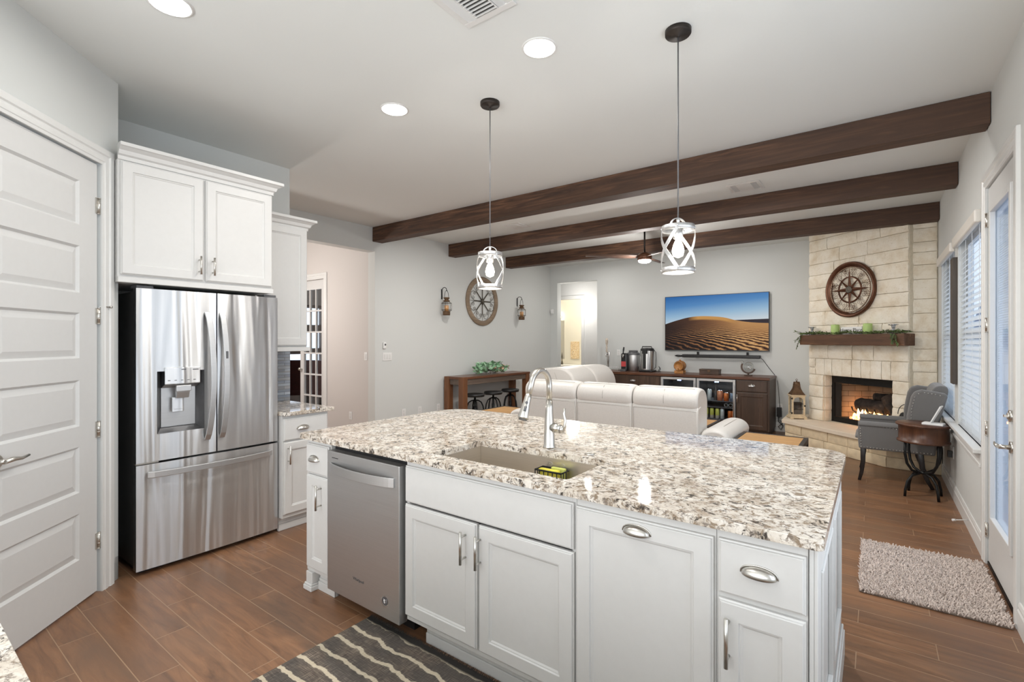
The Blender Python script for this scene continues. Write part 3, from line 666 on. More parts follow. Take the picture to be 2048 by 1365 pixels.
m = MB(); m.box(-2.70, -0.15, YF+0.61, 2.70, 0.0, ZT); m.box(-2.70, -0.152, 2.70, 2.712, 0.0, 0.11); solo('island_back_box', m, CAB, 'white back of the island facing the sofa', 'cabinet', bev=0.002)

# granite worktop with a sink cut-out
def slab(name, outer, inner, z0, z1, mat, label, cat, bev=0.004):
    bm = bmesh.new(); edges = []
    for loop in ([outer] + ([inner] if inner else [])):
        vs = [bm.verts.new((x, y, z1)) for x, y in loop]
        edges += [bm.edges.new((vs[i], vs[(i+1) % len(vs)])) for i in range(len(vs))]
    bmesh.ops.triangle_fill(bm, edges=edges, use_beauty=True)
    r = bmesh.ops.extrude_face_region(bm, geom=bm.faces[:])
    bmesh.ops.translate(bm, verts=[v for v in r['geom'] if isinstance(v, bmesh.types.BMVert)], vec=(0, 0, z0-z1))
    bmesh.ops.recalc_face_normals(bm, faces=bm.faces)
    me = bpy.data.meshes.new(name); bm.to_mesh(me); bm.free(); me.materials.append(mat)
    o = bpy.data.objects.new(name, me); LINK(o); tag(o, label, cat)
    b = o.modifiers.new('bevel', 'BEVEL'); b.width = bev; b.segments = 3; b.limit_method = 'ANGLE'; b.angle_limit = math.radians(50)
    return o
X0, X1, Y0, Y1 = -2.718, -0.110, 1.552, 2.900
out = arc(X1-0.02, Y0+0.02, 0.02, -90, 0, 4) + arc(X1-0.13, Y1-0.13, 0.13, 0, 90, 12) + arc(X0+0.20, Y1-0.20, 0.20, 90, 180, 14) + arc(X0+0.02, Y0+0.02, 0.02, 180, 270, 4)
sx0, sx1, sy0, sy1 = -1.714, -0.960, 1.652, 2.022
inn = arc(sx1-0.02, sy0+0.02, 0.02, -90, 0, 3) + arc(sx1-0.02, sy1-0.02, 0.02, 0, 90, 3) + arc(sx0+0.02, sy1-0.02, 0.02, 90, 180, 3) + arc(sx0+0.02, sy0+0.02, 0.02, 180, 270, 3)
slab('island_worktop', out, inn, 0.885, 0.915, GRANITE, 'speckled cream granite slab covering the whole island', 'worktop')
t = thing('kitchen_sink', 'deep undermount steel sink set into the granite island', 'sink', ((sx0+sx1)/2, (sy0+sy1)/2, 0.66))
hx, hy = (sx1-sx0)/2+0.006, (sy1-sy0)/2+0.006
m = MB(); T = 0.004; H = 0.224
for a in ((-hx-T, -hx, -hy-T, hy+T, 0, H), (hx, hx+T, -hy-T, hy+T, 0, H), (-hx, hx, -hy-T, -hy, 0, H), (-hx, hx, hy, hy+T, 0, H), (-hx, hx, -hy, hy, 0, T)): m.box(*a)
m.build('bowl', STEEL3, t, 0.003); m = MB(); m.cyl((0, 0.05, T), (0, 0.05, T+0.004), 0.045, seg=24); m.cyl((0, 0.05, T+0.004), (0, 0.05, T+0.007), 0.03, seg=24); m.build('drain', CHROME, t)
t = thing('sponge_caddy', 'black wire caddy stuck inside the sink wall', 'caddy', (-1.235, sy1-0.045, 0.755))
m = MB(); w2, d2 = 0.072, 0.034
for z in (0.0, 0.085): m.tube([(-w2, -d2, z), (w2, -d2, z), (w2, d2, z), (-w2, d2, z)], 0.0045 if z else 0.003, 6, closed=True)
for k in range(7): x = -w2+2*w2*k/6; m.cyl((x, -d2, 0), (x, -d2, 0.085), 0.0025, seg=6); m.cyl((x, -d2, 0), (x, d2, 0), 0.0025, seg=6)
for y in (-0.012, 0.012): m.cyl((-w2, y, 0), (-w2, y, 0.085), 0.0025, seg=6); m.cyl((w2, y, 0), (w2, y, 0.085), 0.0025, seg=6)
m.build('wire_basket', BLACKM, t)
for x in (-0.035, 0.035):
    m = MB(); m.cyl((x, d2-0.002, 0.095), (x, 0.0435, 0.095), 0.012, 0.018, seg=14); m.build('suction_cup', ACRYL, t)
m = MB(); m.box(-1.235-0.062, -1.235+0.05, sy1-0.045-0.026, sy1-0.045+0.004, 0.7605, 0.846); solo('sponge', m, YELLOW, 'yellow sponge standing in the black sink caddy', 'sponge', bev=0.008)
m = MB(); m.box(-1.235-0.01, -1.235+0.066, sy1-0.045+0.008, sy1-0.045+0.028, 0.7605, 0.852); solo('scrub_pad', m, plain('lime_scrub_pad', sc(190, 194, 104), 0.95, var=0.15, bump=0.4), 'lime scrub pad behind the sponge in the sink caddy', 'scrub pad', bev=0.005)

t = thing('kitchen_faucet', 'tall brushed nickel gooseneck faucet on the granite island', 'faucet', (-1.325, 2.098, 0.915), 90)
m = MB(); m.lathe([(0.032, 0), (0.032, 0.006), (0.028, 0.012), (0.026, 0.10), (0.0245, 0.13), (0.019, 0.19), (0.0165, 0.24)], seg=24); m.build('body', NICKEL, t)
# neck arches towards local -x
R_ = 0.082; zc = 0.312
neck = [(0, 0, 0.235), (0, 0, zc)] + [(-R_+R_*math.cos(math.radians(a)), 0, zc+R_*math.sin(math.radians(a))) for a in range(6, 164, 7)]
l0, l1 = Vector(neck[-2]), Vector(neck[-1]); neck.append(tuple(l1+(l1-l0).normalized()*0.060))
m = MB(); m.tube(neck, 0.0145, 14); m.build('neck', NICKEL, t)
e0 = Vector(neck[-1]); dv = (Vector(neck[-1])-Vector(neck[-2])).normalized()
m = MB(); m.tube([e0, e0+dv*0.02, e0+dv*0.06, e0+dv*0.115, e0+dv*0.122], [0.015, 0.0165, 0.020, 0.0265, 0.024], 16); sh = m.build('spray_head', NICKEL, t)
m = MB(); side = Vector((0, -1, 0)); nn = (dv.cross(Vector((0, 1, 0)))).normalized()
bt = (Vector((-0.85, -0.53, 0))-dv*Vector((-0.85, -0.53, 0)).dot(dv)).normalized()
m.cyl(e0+dv*0.045+bt*0.016, e0+dv*0.045+bt*0.0215, 0.007, seg=14); m.tube([e0+dv*0.064+bt*0.0185, e0+dv*0.076+bt*0.0205, e0+dv*0.088+bt*0.0225], 0.0068, 10); m.build('spray_buttons', GREYP, sh)
m = MB(); m.cyl(e0+dv*0.122, e0+dv*0.126, 0.020, seg=16); m.build('spray_face', GREYP, sh)
m = MB(); hd = Vector((0.12, -0.99, 0)).normalized(); p = lambda a, z: hd*a+Vector((0, 0, z))
m.cyl(p(0.012, 0.105), p(0.062, 0.098), 0.024, 0.022, seg=18); m.cyl(p(0.062, 0.098), p(0.078, 0.096), 0.022, 0.014, seg=18)
m.tube([p(0.070, 0.088), p(0.086, 0.115), p(0.088, 0.145), p(0.080, 0.175), p(0.084, 0.205)], [0.010, 0.009, 0.0075, 0.0065, 0.0055], 10); m.build('lever', NICKEL, t)
m = MB(); m.lathe([(0.024, 0), (0.024, 0.004), (0.018, 0.007), (0.010, 0.008)], (-1.09, 2.085, 0.915), 24); solo('air_switch', m, NICKEL, 'small round metal button on the granite right of the faucet', 'button')

# near counter at the camera
slab('near_worktop', [(-2.0, -0.48), (0.30, -0.48), (0.30, 0.166), (-2.0, 0.166)], None, 0.885, 0.915, GRANITE, 'granite counter corner at the lower left edge of the view', 'worktop')
t = thing('near_cabinet', 'white base cabinet under the granite corner nearest the camera', 'cabinet', (0.25, 0.13, 0), 180)
m = MB(); m.box(0, 2.2, 0, 0.58, 0.10, 0.884); m.box(0.03, 2.17, 0.06, 0.5, 0, 0.10); m.build('cabinet_box', CAB, t)
for q in range(4): o = shaker(MB(), 0.02+q*0.545, 0.54+q*0.545, 0.13, 0.86, -0.022).build('door', CAB, t); bar_pull(o, 0.07+q*0.545, 0.68, 0.82, -0.022)

# ---------------- refrigerator (front faces +x)
t = thing('refrigerator', 'stainless french-door refrigerator with ice dispenser and bottom freezer', 'refrigerator', (-3.64, 1.026, 0), 90)
FWd = 0.884; zs = 0.69; ztop = 1.782; split = 0.452
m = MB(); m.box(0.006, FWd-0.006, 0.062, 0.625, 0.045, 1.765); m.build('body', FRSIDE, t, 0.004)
m = MB(); m.box(0.03, FWd-0.03, 0.06, 0.5, 0.0, 0.045); m.build('base_grille', BLACKP, t)
def bulged(m, x0, x1, z0, z1, th=0.05, bulge=0.012, cut=None, n=14):
    """door skin with a gently crowned front; xc keeps the crown shared by both doors"""
    xs = [x0+(x1-x0)*k/n for k in range(n+1)]
    if cut: xs = sorted(set([x for x in xs if abs(x-cut[0]) > 0.004 and abs(x-cut[1]) > 0.004] + [cut[0], cut[1]]))
    yf = lambda x: -bulge*(1-((x-FWd/2)/(FWd/2))**2)-0.002
    zz = [z0, z1] if not cut else [z0, cut[2], cut[3], z1]
    vs = []; idx = {}
    for i, x in enumerate(xs):
        for j, z in enumerate(zz): idx[i, j] = len(vs); vs.append((x, yf(x), z))
    fs = []
    for i in range(len(xs)-1):
        for j in range(len(zz)-1):
            if cut and j == 1 and cut[0]-1e-6 <= xs[i] and xs[i+1] <= cut[1]+1e-6: continue
            fs.append((idx[i, j], idx[i+1, j], idx[i+1, j+1], idx[i, j+1]))
    m.add(vs, fs, None, True)
    N = len(xs)
    top = [(x, yf(x), z1) for x in xs]; bot = [(x, yf(x), z0) for x in xs]
    m.add(top+[(x1, th, z1), (x0, th, z1)], [tuple(range(N+2))]); m.add(bot+[(x1, th, z0), (x0, th, z0)], [tuple(range(N+1, -1, -1))])
    m.add([(x0, yf(x0), z0), (x0, yf(x0), z1), (x0, th, z1), (x0, th, z0)], [(0, 1, 2, 3)]); m.add([(x1, yf(x1), z0), (x1, yf(x1), z1), (x1, th, z1), (x1, th, z0)], [(3, 2, 1, 0)])
    m.add([(x0, th, z0), (x1, th, z0), (x1, th, z1), (x0, th, z1)], [(3, 2, 1, 0)])
    return m
dx0, dx1, dz0, dz1 = 0.108, 0.376, 0.868, 1.262
o = bulged(MB(), 0.0, split-0.003, zs+0.008, ztop, cut=(dx0, dx1, dz0, dz1)).build('fridge_door', STEEL, t, 0)
# dispenser niche
m = MB(); D = 0.045
A = [(dx0, -0.012, dz0), (dx1, -0.012, dz0), (dx1, -0.012, dz1), (dx0, -0.012, dz1)]; B = [(dx0+0.035, D, dz0+0.03), (dx1-0.035, D, dz0+0.03), (dx1-0.035, D, dz1), (dx0+0.035, D, dz1)]
m.add(A+B, [(0, 4, 5, 1), (1, 5, 6, 2), (2, 6, 7, 3), (3, 7, 4, 0)]); m.build('dispenser_niche', plain('niche_grey', (0.16, 0.16, 0.165, 1), 0.3, 0.7, var=0.04), o, fix=False)
m = MB(); m.box(dx0+0.036, dx1-0.036, D-0.004, D, dz0+0.032, dz1-0.10); m.build('dispenser_backplate', STEEL2, o)
m = MB(); m.profile([(-0.028, 1.178), (0.040, 1.150), (0.040, 1.285), (-0.0285, 1.285)], dx0+0.035, dx1-0.030, 'x'); m.build('dispenser_panel', STEEL, o, 0.003)
m = MB(); m.box(0.205, 0.292, -0.034, -0.012, 1.128, 1.168); m.profile([(-0.030, 1.130), (0.012, 1.130), (0.0, 1.085), (-0.015, 1.085)], 0.212, 0.285, 'x'); m.build('ice_chute', STEEL2, o, 0.004)
m = MB(); m.box(0.196, 0.262, 0.006, 0.018, 0.995, 1.09); m.box(0.204, 0.254, 0.003, 0.006, 1.012, 1.08); m.build('dispenser_paddle', STEEL, o, 0.005)
m = MB()
for k in range(5): m.box(dx0+0.052+k*0.036, dx0+0.066+k*0.036, -0.0292, -0.0285, 1.20, 1.204)
m.box(0.235, 0.262, -0.0292, -0.0285, 1.268, 1.274); m.box(0.300, 0.335, -0.0292, -0.0285, 1.266, 1.272); m.build('panel_markings', GREYP, o)
o2 = bulged(MB(), split+0.005, FWd, zs+0.008, ztop).build('fridge_door', STEEL, t)
o3 = bulged(MB(), 0.0, FWd, 0.032, zs-0.006).build('freezer_drawer', STEEL, t)
def fr_handle(parent, x, lean):
    m = MB(); pts = []
    for k in range(25):
        q = k/24; z = 0.79+q*0.86; pts.append((x+lean*(abs(2*q-1)**2)*0.022, -0.018-0.050*math.sin(PI*q)**0.55, z))
    m.tube(pts, 0, flat=((1, 0, 0), 0.006, 0.018)); return m.build('door_handle', STEEL2, parent, 0.003)
h1 = fr_handle(o, split-0.038, -1); h2 = fr_handle(o2, split+0.045, -0.6)
m = MB(); m.box(split+0.037, split+0.051, -0.0735, -0.062, 1.335, 1.385); m.build('handle_button', GREYP, h2)
m = MB(); m.tube([(0.055+0.775*k/24, -0.020-0.052*math.sin(PI*k/24)**0.55, 0.622) for k in range(25)], 0, flat=((0, 0, 1), 0.006, 0.019)); m.build('drawer_handle', STEEL2, o3, 0.003)
for x in (0.05, FWd-0.05):
    m = MB(); m.box(x-0.045, x+0.045, 0.01, 0.12, 1.7825, 1.802); m.build('hinge_cover', GREYP, t, 0.004)
m = MB(); m.box(0.0, 0.12, 0.005, 0.05, zs-0.003, zs+0.006); m.build('middle_hinge', NICKEL, t)

# upper cabinets (front faces +x)
def crown(m, pts_fn, z0):
    pass
CROWN = [(0.0, 0.0), (-0.008, 0.0), (-0.010, 0.022), (-0.022, 0.030), (-0.030, 0.052), (-0.052, 0.068), (-0.062, 0.072), (-0.062, 0.092), (0.0, 0.092)]
def crown_run(t, w, depth, z, left=False):
    m = MB(); n = len(CROWN)
    path = [(w, depth), (w, 0.0), (0.0, 0.0)]                       # from the right return round the front
    if left: path.append((0.0, depth))
    rings = []
    for i, (x, y) in enumerate(path):
        ring = []
        for p, q in CROWN:
            o = -p
            ex = o if x == w else (-o if left else 0); ey = -o if y == 0.0 else 0
            ring.append((x+ex, y+ey, z+q))
        rings.append(ring)
    vs = [p for r in rings for p in r]
    m.add(vs, [(i*n+k, i*n+(k+1) % n, (i+1)*n+(k+1) % n, (i+1)*n+k) for i in range(len(path)-1) for k in range(n)])
    m.add(vs, [tuple(range(n)), tuple(range((len(path)-1)*n, len(path)*n))])
    return m.build('crown_moulding', CAB, t)
G2 = 'white wall cabinets'
t = thing('fridge_top_cabinet', 'large white two-door cabinet mounted above the refrigerator', 'cabinet', (-3.622, 0.93, 1.81), 90, G2)
m = MB(); m.box(0, 0.928, 0, 0.655, 0, 0.735); m.build('cabinet_box', CAB, t, 0.002)
o = shaker(MB(), 0.012, 0.460, 0.045, 0.725, -0.022).build('door', CAB, t); bar_pull(o, 0.430, 0.085, 0.205, -0.022)
o = shaker(MB(), 0.474, 0.922, 0.045, 0.725, -0.022).build('door', CAB, t); bar_pull(o, 0.512, 0.085, 0.205, -0.022)
crown_run(t, 0.928, 0.655, 0.733)
m = MB(); m.box(0, 0.935, -0.012, 0.0, -0.002, 0.032); m.build('light_rail', CAB, t, 0.003)
t = thing('tall_wall_cabinet', 'white single-door wall cabinet right of the refrigerator', 'cabinet', (-3.892, 1.866, 1.37), 90, G2)
m = MB(); m.box(0, 0.43, 0, 0.39, 0.0, 1.045); m.build('cabinet_box', CAB, t, 0.002)
o = shaker(MB(), 0.01, 0.425, 0.045, 1.03, -0.022).build('door', CAB, t); bar_pull(o, 0.05, 0.08, 0.20, -0.022)
crown_run(t, 0.43, 0.39, 1.02)
m = MB(); m.box(0, 0.445, -0.028, 0.0, 0.0, 0.034); m.build('light_rail', CAB, t, 0.003)
# base cabinet, counter and backsplash beside the fridge
t = thing('base_cabinet', 'white base cabinet with a drawer between refrigerator and doorway', 'cabinet', (-3.602, 1.925, 0), 90)
m = MB(); m.box(0, 0.385, 0, 0.665, 0.105, ZT); m.build('cabinet_box', CAB, t, 0.002)
o = shaker(MB(), 0.006, 0.372, 0.695, 0.862, -0.022, fw=0).build('drawer', CAB, t); cup_pull(o, 0.155, 0.775, -0.022)
o = shaker(MB(), 0.006, 0.372, 0.135, 0.685, -0.022).build('door', CAB, t); bar_pull(o, 0.036, 0.52, 0.66, -0.022)
toe(t, 0.0, 0.385, 0.06)
slab('side_worktop', [(-4.275, 1.918), (-3.562, 1.918), (-3.562, 2.345), (-4.275, 2.345)], None, 0.885, 0.915, GRANITE, 'short granite counter beside the refrigerator', 'worktop')
def m_tile():
    t = NT('grey_glass_mosaic'); v = t.coord(rot=(PI/2, 0, PI/2)); b = t.n('ShaderNodeTexBrick'); t.l(t.coord(rot=(0, 0, 0)), b.inputs['Vector'])
    sp = t.n('ShaderNodeSeparateXYZ'); tc = t.n('ShaderNodeTexCoord'); t.l(tc.outputs['Object'], sp.inputs[0]); cb = t.n('ShaderNodeCombineXYZ'); t.l(sp.outputs[1], cb.inputs[0]); t.l(sp.outputs[2], cb.inputs[1]); t.l(cb.outputs[0], b.inputs['Vector'])
    b.inputs['Scale'].default_value = 1; b.inputs['Brick Width'].default_value = 0.12; b.inputs['Row Height'].default_value = 0.026; b.inputs['Mortar Size'].default_value = 0.0016
    b.inputs['Color1'].default_value = sc(122, 132, 146); b.inputs['Color2'].default_value = sc(176, 184, 194); b.inputs['Mortar'].default_value = sc(96, 98, 104)
    n = t.noise(t.coord((3, 3, 30)), 1.0, 3)
    t.set(Base_Color=t.mix(t.ramp(n, [(0.4, (0, 0, 0, 1)), (0.65, (0.7, 0.7, 0.7, 1))]), b.outputs[0], sc(150, 146, 140)), Roughness=0.15); return t.m
m = MB(); m.box(XK+0.001, XK+0.012, 1.90, 2.368, 0.916, 1.368); solo('tile_backsplash', m, m_tile(), 'grey mosaic tile strip behind the counter beside the refrigerator', 'backsplash')

# rugs
def m_runner():
    t = NT('striped_runner'); v = t.coord(); sp = t.n('ShaderNodeSeparateXYZ'); t.l(v, sp.inputs[0])
    wob = t.math('MULTIPLY', t.math('SUBTRACT', t.noise(t.coord((3.5, 1.5, 1)), 2.0, 4), 0.5), 0.075)
    y = t.math('ADD', t.math('SUBTRACT', 0.0, sp.outputs[1]), wob)
    q = t.math('FRACT', t.math('DIVIDE', t.math('ADD', y, 0.016), 0.092)); dd = t.math('ABSOLUTE', t.math('SUBTRACT', q, 0.5))
    stripe = t.ramp(dd, [(0.085, (1, 1, 1, 1)), (0.125, (0, 0, 0, 1))])
    w1 = t.noise(t.coord((14, 420, 1)), 1.0, 3, 0.7); w2 = t.noise(t.coord((380, 12, 1)), 1.0, 3, 0.7)
    wv = t.math('ADD', t.math('MULTIPLY', w1, 0.5), t.math('MULTIPLY', w2, 0.5))
    base_ = t.ramp(wv, [(0.40, sc(66, 58, 52)), (0.52, sc(108, 96, 86)), (0.62, sc(168, 154, 138))])
    pat = t.noise(t.coord((3, 5, 1)), 1.5, 2); base_ = t.mix(t.ramp(pat, [(0.4, (0, 0, 0, 1)), (0.6, (0.6, 0.6, 0.6, 1))]), base_, sc(70, 68, 66))
    edge = t.ramp(t.math('ADD', t.math('MULTIPLY', sp.outputs[1], -1.0), t.math('MULTIPLY', wob, 0.4)), [(0.028, (1, 1, 1, 1)), (0.044, (0, 0, 0, 1))])
    col = t.mix(stripe, base_, t.ramp(wv, [(0.4, sc(184, 170, 146)), (0.6, sc(214, 202, 180))])); col = t.mix(edge, col, sc(40, 37, 35))
    t.set(Base_Color=col, Roughness=0.95); t.bump(wv, 0.5, 0.004); return t.m
RUNNER = m_runner()
t = thing('runner_rug', 'dark woven runner with pale wavy stripes in front of the island', 'rug', (-2.128, 1.618, 0))
m = MB(); nx, ny = 60, 20; Lr, Wr = 1.9, 0.66
vs = [(Lr*i/nx, -Wr*j/ny, 0.008+0.0012*noise.noise(Vector((i*0.7, j*0.9, 3)))) for i in range(nx+1) for j in range(ny+1)]
m.add(vs, [(i*(ny+1)+j, i*(ny+1)+j+1, (i+1)*(ny+1)+j+1, (i+1)*(ny+1)+j) for i in range(nx) for j in range(ny)], None, True)
m.box(0, Lr, -Wr, 0, 0.0, 0.0065); m.build('woven_field', RUNNER, t)
m = MB(); random.seed(3)
for k in range(1400):
    x = random.uniform(0.0, Lr); a = random.uniform(-0.5, 0.5); L = random.uniform(0.010, 0.024)
    m.add([(x, -0.012, 0.005), (x+0.004, -0.012, 0.005), (x+0.002+a*L, -0.004+L*0.6, 0.008+L*0.5)], [(0, 1, 2)])
o = m.build('fringe', plain('runner_fringe', sc(44, 40, 37), 0.95), t, fix=False); o['kind'] = 'stuff'
t = thing('bath_mat', 'shaggy taupe mat on the floor in front of the patio door', 'mat', (-0.075, 3.47, 0))
m = MB(); m.box(0, 0.635, 0, 0.885, 0, 0.010); m.build('mat_backing', plain('mat_backing', sc(120, 108, 98), 0.95), t, 0.004)
m = MB(); random.seed(5)
def tuft(x, y):
    h = random.uniform(0.012, 0.021); a = random.uniform(0, 2*PI); r = random.uniform(0.0035, 0.0058); lx, ly = math.cos(a)*h*0.7, math.sin(a)*h*0.7
    ring = [(x+r*math.cos(2*PI*k/4+a), y+r*math.sin(2*PI*k/4+a), 0.006) for k in range(4)]; top = [(x+lx+r*0.75*math.cos(2*PI*k/4+a), y+ly+r*0.75*math.sin(2*PI*k/4+a), 0.008+h) for k in range(4)]
    tip = (x+lx*1.25, y+ly*1.25, 0.011+h)
    m.add(ring+top+[tip], [(k, (k+1) % 4, 4+(k+1) % 4, 4+k) for k in range(4)]+[(4+k, 4+(k+1) % 4, 8) for k in range(4)], None, True)
for i in range(72):
    for j in range(100): tuft(0.006+0.623*i/71+random.uniform(-.004, .004), 0.006+0.873*j/99+random.uniform(-.004, .004))
o = m.build('shag_pile', plain('shag_taupe', sc(206, 193, 185), 0.95, var=0.25, nscale=60), t, fix=False); o['kind'] = 'stuff'
m = MB(); m.cyl((XR-0.012, 5.08, 0.085), (XR-0.095, 5.02, 0.085), 0.0035, seg=8); m.cyl((XR-0.095, 5.02, 0.085), (XR-0.112, 5.008, 0.085), 0.009, seg=10); solo('door_stop', m, WHITEP, 'thin white door stop sticking out of the right baseboard', 'door stop')

# ---------------- ceiling things
def can(x, y, label, watts, group='round ceiling downlights in the kitchen'):
    t = thing('ceiling_downlight', label, 'ceiling light', (x, y, CE), 0, group)
    m = MB(); m.lathe([(0.082, -0.001), (0.082, -0.004), (0.088, -0.005), (0.095, -0.003), (0.096, 0.0)], seg=36, cap=False); m.build('trim_ring', TRIM, t)
    m = MB(); m.lathe([(0.0005, -0.0045), (0.083, -0.0045)], seg=36, cap=False); m.build('lens', CANLENS, t, fix=False)
    l = area('downlight', (x, y, CE-0.03), (0, 0, 0), 0.13, 0.13, watts, (1.0, 0.965, 0.92), 'DISK', 175)
    return t
CANLENS = emis('downlight_lens', (1.0, 0.98, 0.95, 1), 12.0)
can(-2.642, 0.876, 'round ceiling downlight at the top left edge of the view', 4)
can(-1.446, 2.191, 'round ceiling downlight between the big vent and the right pendant', 20)
can(-2.62, 2.185, 'round ceiling downlight left of the left pendant', 13)
can(-1.446, 0.70, 'round ceiling downlight above the camera side of the kitchen', 8)
can(-3.9, 4.62, 'added fill downlight hidden just behind the nearest beam at the left', 36, 'added fill lights tucked behind the beams')  # four unseen downlights from here on, added to brighten the living room
can(-1.1, 4.62, 'added fill downlight hidden just behind the nearest beam at the right', 38, 'added fill lights tucked behind the beams')
can(-4.2, 7.95, 'added fill downlight hidden behind the farthest beam near the far doorway', 11, 'added fill lights tucked behind the beams')
can(-1.9, 7.75, 'added fill downlight hidden behind the farthest beam near the fireplace', 12, 'added fill lights tucked behind the beams')
def pendant(x, y, rot, label):
    t = thing('pendant_lamp', label, 'pendant lamp', (x, y, 1.80), rot, 'pendant lamps over the island')
    top = CE-1.80
    m = MB(); m.lathe([(0.064, top), (0.064, top-0.020), (0.060, top-0.026), (0.008, top-0.030), (0.008, top-0.036)], seg=28); m.build('canopy', BRONZE, t)
    m = MB(); m.cyl((0, 0, 0.265), (0, 0, top-0.03), 0.0035, seg=8); m.build('cord', GREYP, t)
    m = MB(); m.lathe([(0.006, 0.275), (0.009, 0.272), (0.009, 0.262), (0.007, 0.258), (0.010, 0.250), (0.010, 0.232), (0.022, 0.228), (0.024, 0.175), (0.020, 0.172)], seg=16); m.build('socket', GALV, t)
    def band(z, r): 
        m = MB(); m.lathe([(r-0.003, z), (r, z), (r, z+0.026), (r-0.003, z+0.026), (r-0.003, z)], seg=40, cap=False)
        for k in range(4): a = PI/4+PI/2*k; m.ell((r*math.cos(a), r*math.sin(a), z+0.013), (0.005, 0.005, 0.005), 8, 6)
        return m
    band(0.212, 0.080).build('top_ring', GALV, t); band(0.0, 0.080).build('bottom_ring', GALV, t)
    m = MB(); m.tube(bez((-0.05, 0, 0.236), (-0.045, 0, 0.29), (0.045, 0, 0.29), (0.05, 0, 0.236), 12), 0, flat=((0, 1, 0), 0.0015, 0.007)); m.build('top_strap', GALV, t)
    m = MB()
    for k in range(3): a = 2*PI*k/3+0.4; m.tube([(0.01*math.cos(a), 0.01*math.sin(a), 0.232), (0.078*math.cos(a), 0.078*math.sin(a), 0.226)], 0.003, 6)
    m.build('spider_bars', GALV, t)
    for k in range(4):                                               # crossing straps
        for sgn in (1, -1):
            a0 = PI/4+PI/2*k
            if sgn == -1 and k % 2: continue
            if sgn == 1 and not k % 2: continue
            pts = []
            for q in range(17):
                u = q/16; a = a0+sgn*(PI/2)*u; r = 0.078+0.010*math.sin(PI*u); pts.append((r*math.cos(a), r*math.sin(a), 0.222-0.208*u))
            m = MB(); m.tube(pts, 0, flat=((lambda p: (p.x, p.y, 0)), 0.0085, 0.0014)); m.build('cross_strap', GALV, t)
    m = MB(); m.lathe([(0.012, 0.178), (0.013, 0.165), (0.024, 0.140), (0.030, 0.112), (0.024, 0.086), (0.002, 0.076)], seg=18); o = m.build('bulb', BULB, t)
    point('pendant_light', (x, y, 1.80+0.115), 34, (1.0, 0.95, 0.88), 0.034)
    return t
BULB = emis('bulb_glow', (1.0, 0.88, 0.70, 1), 26.0)
pendant(-2.038, 2.497, 20, 'left metal strap pendant lamp, hanging in front of the round wall wheel')
pendant(-0.80, 2.485, 62, 'right metal strap pendant lamp, the larger one nearer the camera')
def vent(x0, x1, y0, y1, label, mid):
    t = thing('ceiling_vent', label, 'air vent', ((x0+x1)/2, (y0+y1)/2, CE), 0, 'white ceiling air vents')
    a, b = (x1-x0)/2, (y1-y0)/2; m = MB(); f = 0.035
    for q in ((-a, a, -b, -b+f), (-a, a, b-f, b), (-a, -a+f, -b+f, b-f), (a-f, a, -b+f, b-f)): m.box(q[0], q[1], q[2], q[3], -0.008, 0)
    m.build('frame', TRIM, t, 0.003)
    m = MB(); m.box(-a+f, a-f, -b+f, b-f, -0.0015, -0.0005); m.build('duct_shadow', DARKBOX, t)
    m = MB(); s = (2*a-2*f)*0.22
    for q in (-1, 1):
        for k in range(5): xx = q*(a-f-s*(k+0.5)/5); m.add([(xx-0.007, -b+f, -0.010), (xx+0.003, -b+f, -0.002), (xx+0.003, b-f, -0.002), (xx-0.007, b-f, -0.010)], [(0, 1, 2, 3)])
    c = a-f-s
    if mid == 'plate': m.box(-c, c, -b+f, b-f, -0.010, -0.003)
    else:
        n = 12
        for k in range(n): yy = -b+f+(2*b-2*f)*(k+0.5)/n; m.box(-c, c, yy-0.0015, yy+0.0015, -0.012, -0.002)
        for q in (-c, c): m.box(q-0.004, q+0.004, -b+f, b-f, -0.010, -0.002)
    m.build('louvres', TRIM, t, fix=False); return t
vent(-1.635, -1.337, 1.50, 1.836, 'large white air vent at the top edge of the view', 'slats')
vent(-1.215, -0.905, 5.26, 5.56, 'white air vent between the first two beams, at the right', 'plate')
vent(-4.07, -3.80, 5.25, 5.54, 'white air vent between the first two beams, at the left', 'plate')
t = thing('ceiling_fan', 'dark three-blade ceiling fan with a glowing light between the far beams', 'ceiling fan', (-2.56, 6.52, CE))
m = MB(); m.lathe([(0.07, 0), (0.07, -0.03), (0.03, -0.05), (0.016, -0.055)], seg=24); m.build('canopy', BRONZE, t)
m = MB(); m.cyl((0, 0, -0.05), (0, 0, -0.36), 0.012, seg=12); m.build('downrod', BRONZE, t)
m = MB(); m.lathe([(0.02, -0.345), (0.075, -0.36), (0.10, -0.39), (0.10, -0.445), (0.088, -0.455)], seg=28); m.build('motor', BROWNM, t)
for k in range(3):
    a = math.radians(213+k*120); M = Matrix.Rotation(a, 4, 'Z'); m = MB(); prof = []
    N = 14
    vs = []
    for i in range(N+1):
        u = i/N; x = 0.09+0.72*u; w = 0.045+0.035*math.sin(PI*min(1, u*1.15))*(1-0.3*u); tw = math.radians(14-8*u)
        for sgn in (-1, 1):
            for zz in (-0.003, 0.003): vs.append((x, sgn*w*math.cos(tw), -0.405+sgn*w*math.sin(tw)+zz+0.02*u))
    m.add(vs, [f for i in range(N) for f in ((4*i, 4*i+2, 4*i+6, 4*i+4), (4*i+1, 4*i+5, 4*i+7, 4*i+3), (4*i, 4*i+4, 4*i+5, 4*i+1), (4*i+2, 4*i+3, 4*i+7, 4*i+6))], M, True); m.build('blade', plain('fan_blade_walnut', sc(84, 62, 50), 0.55, var=0.15), t)
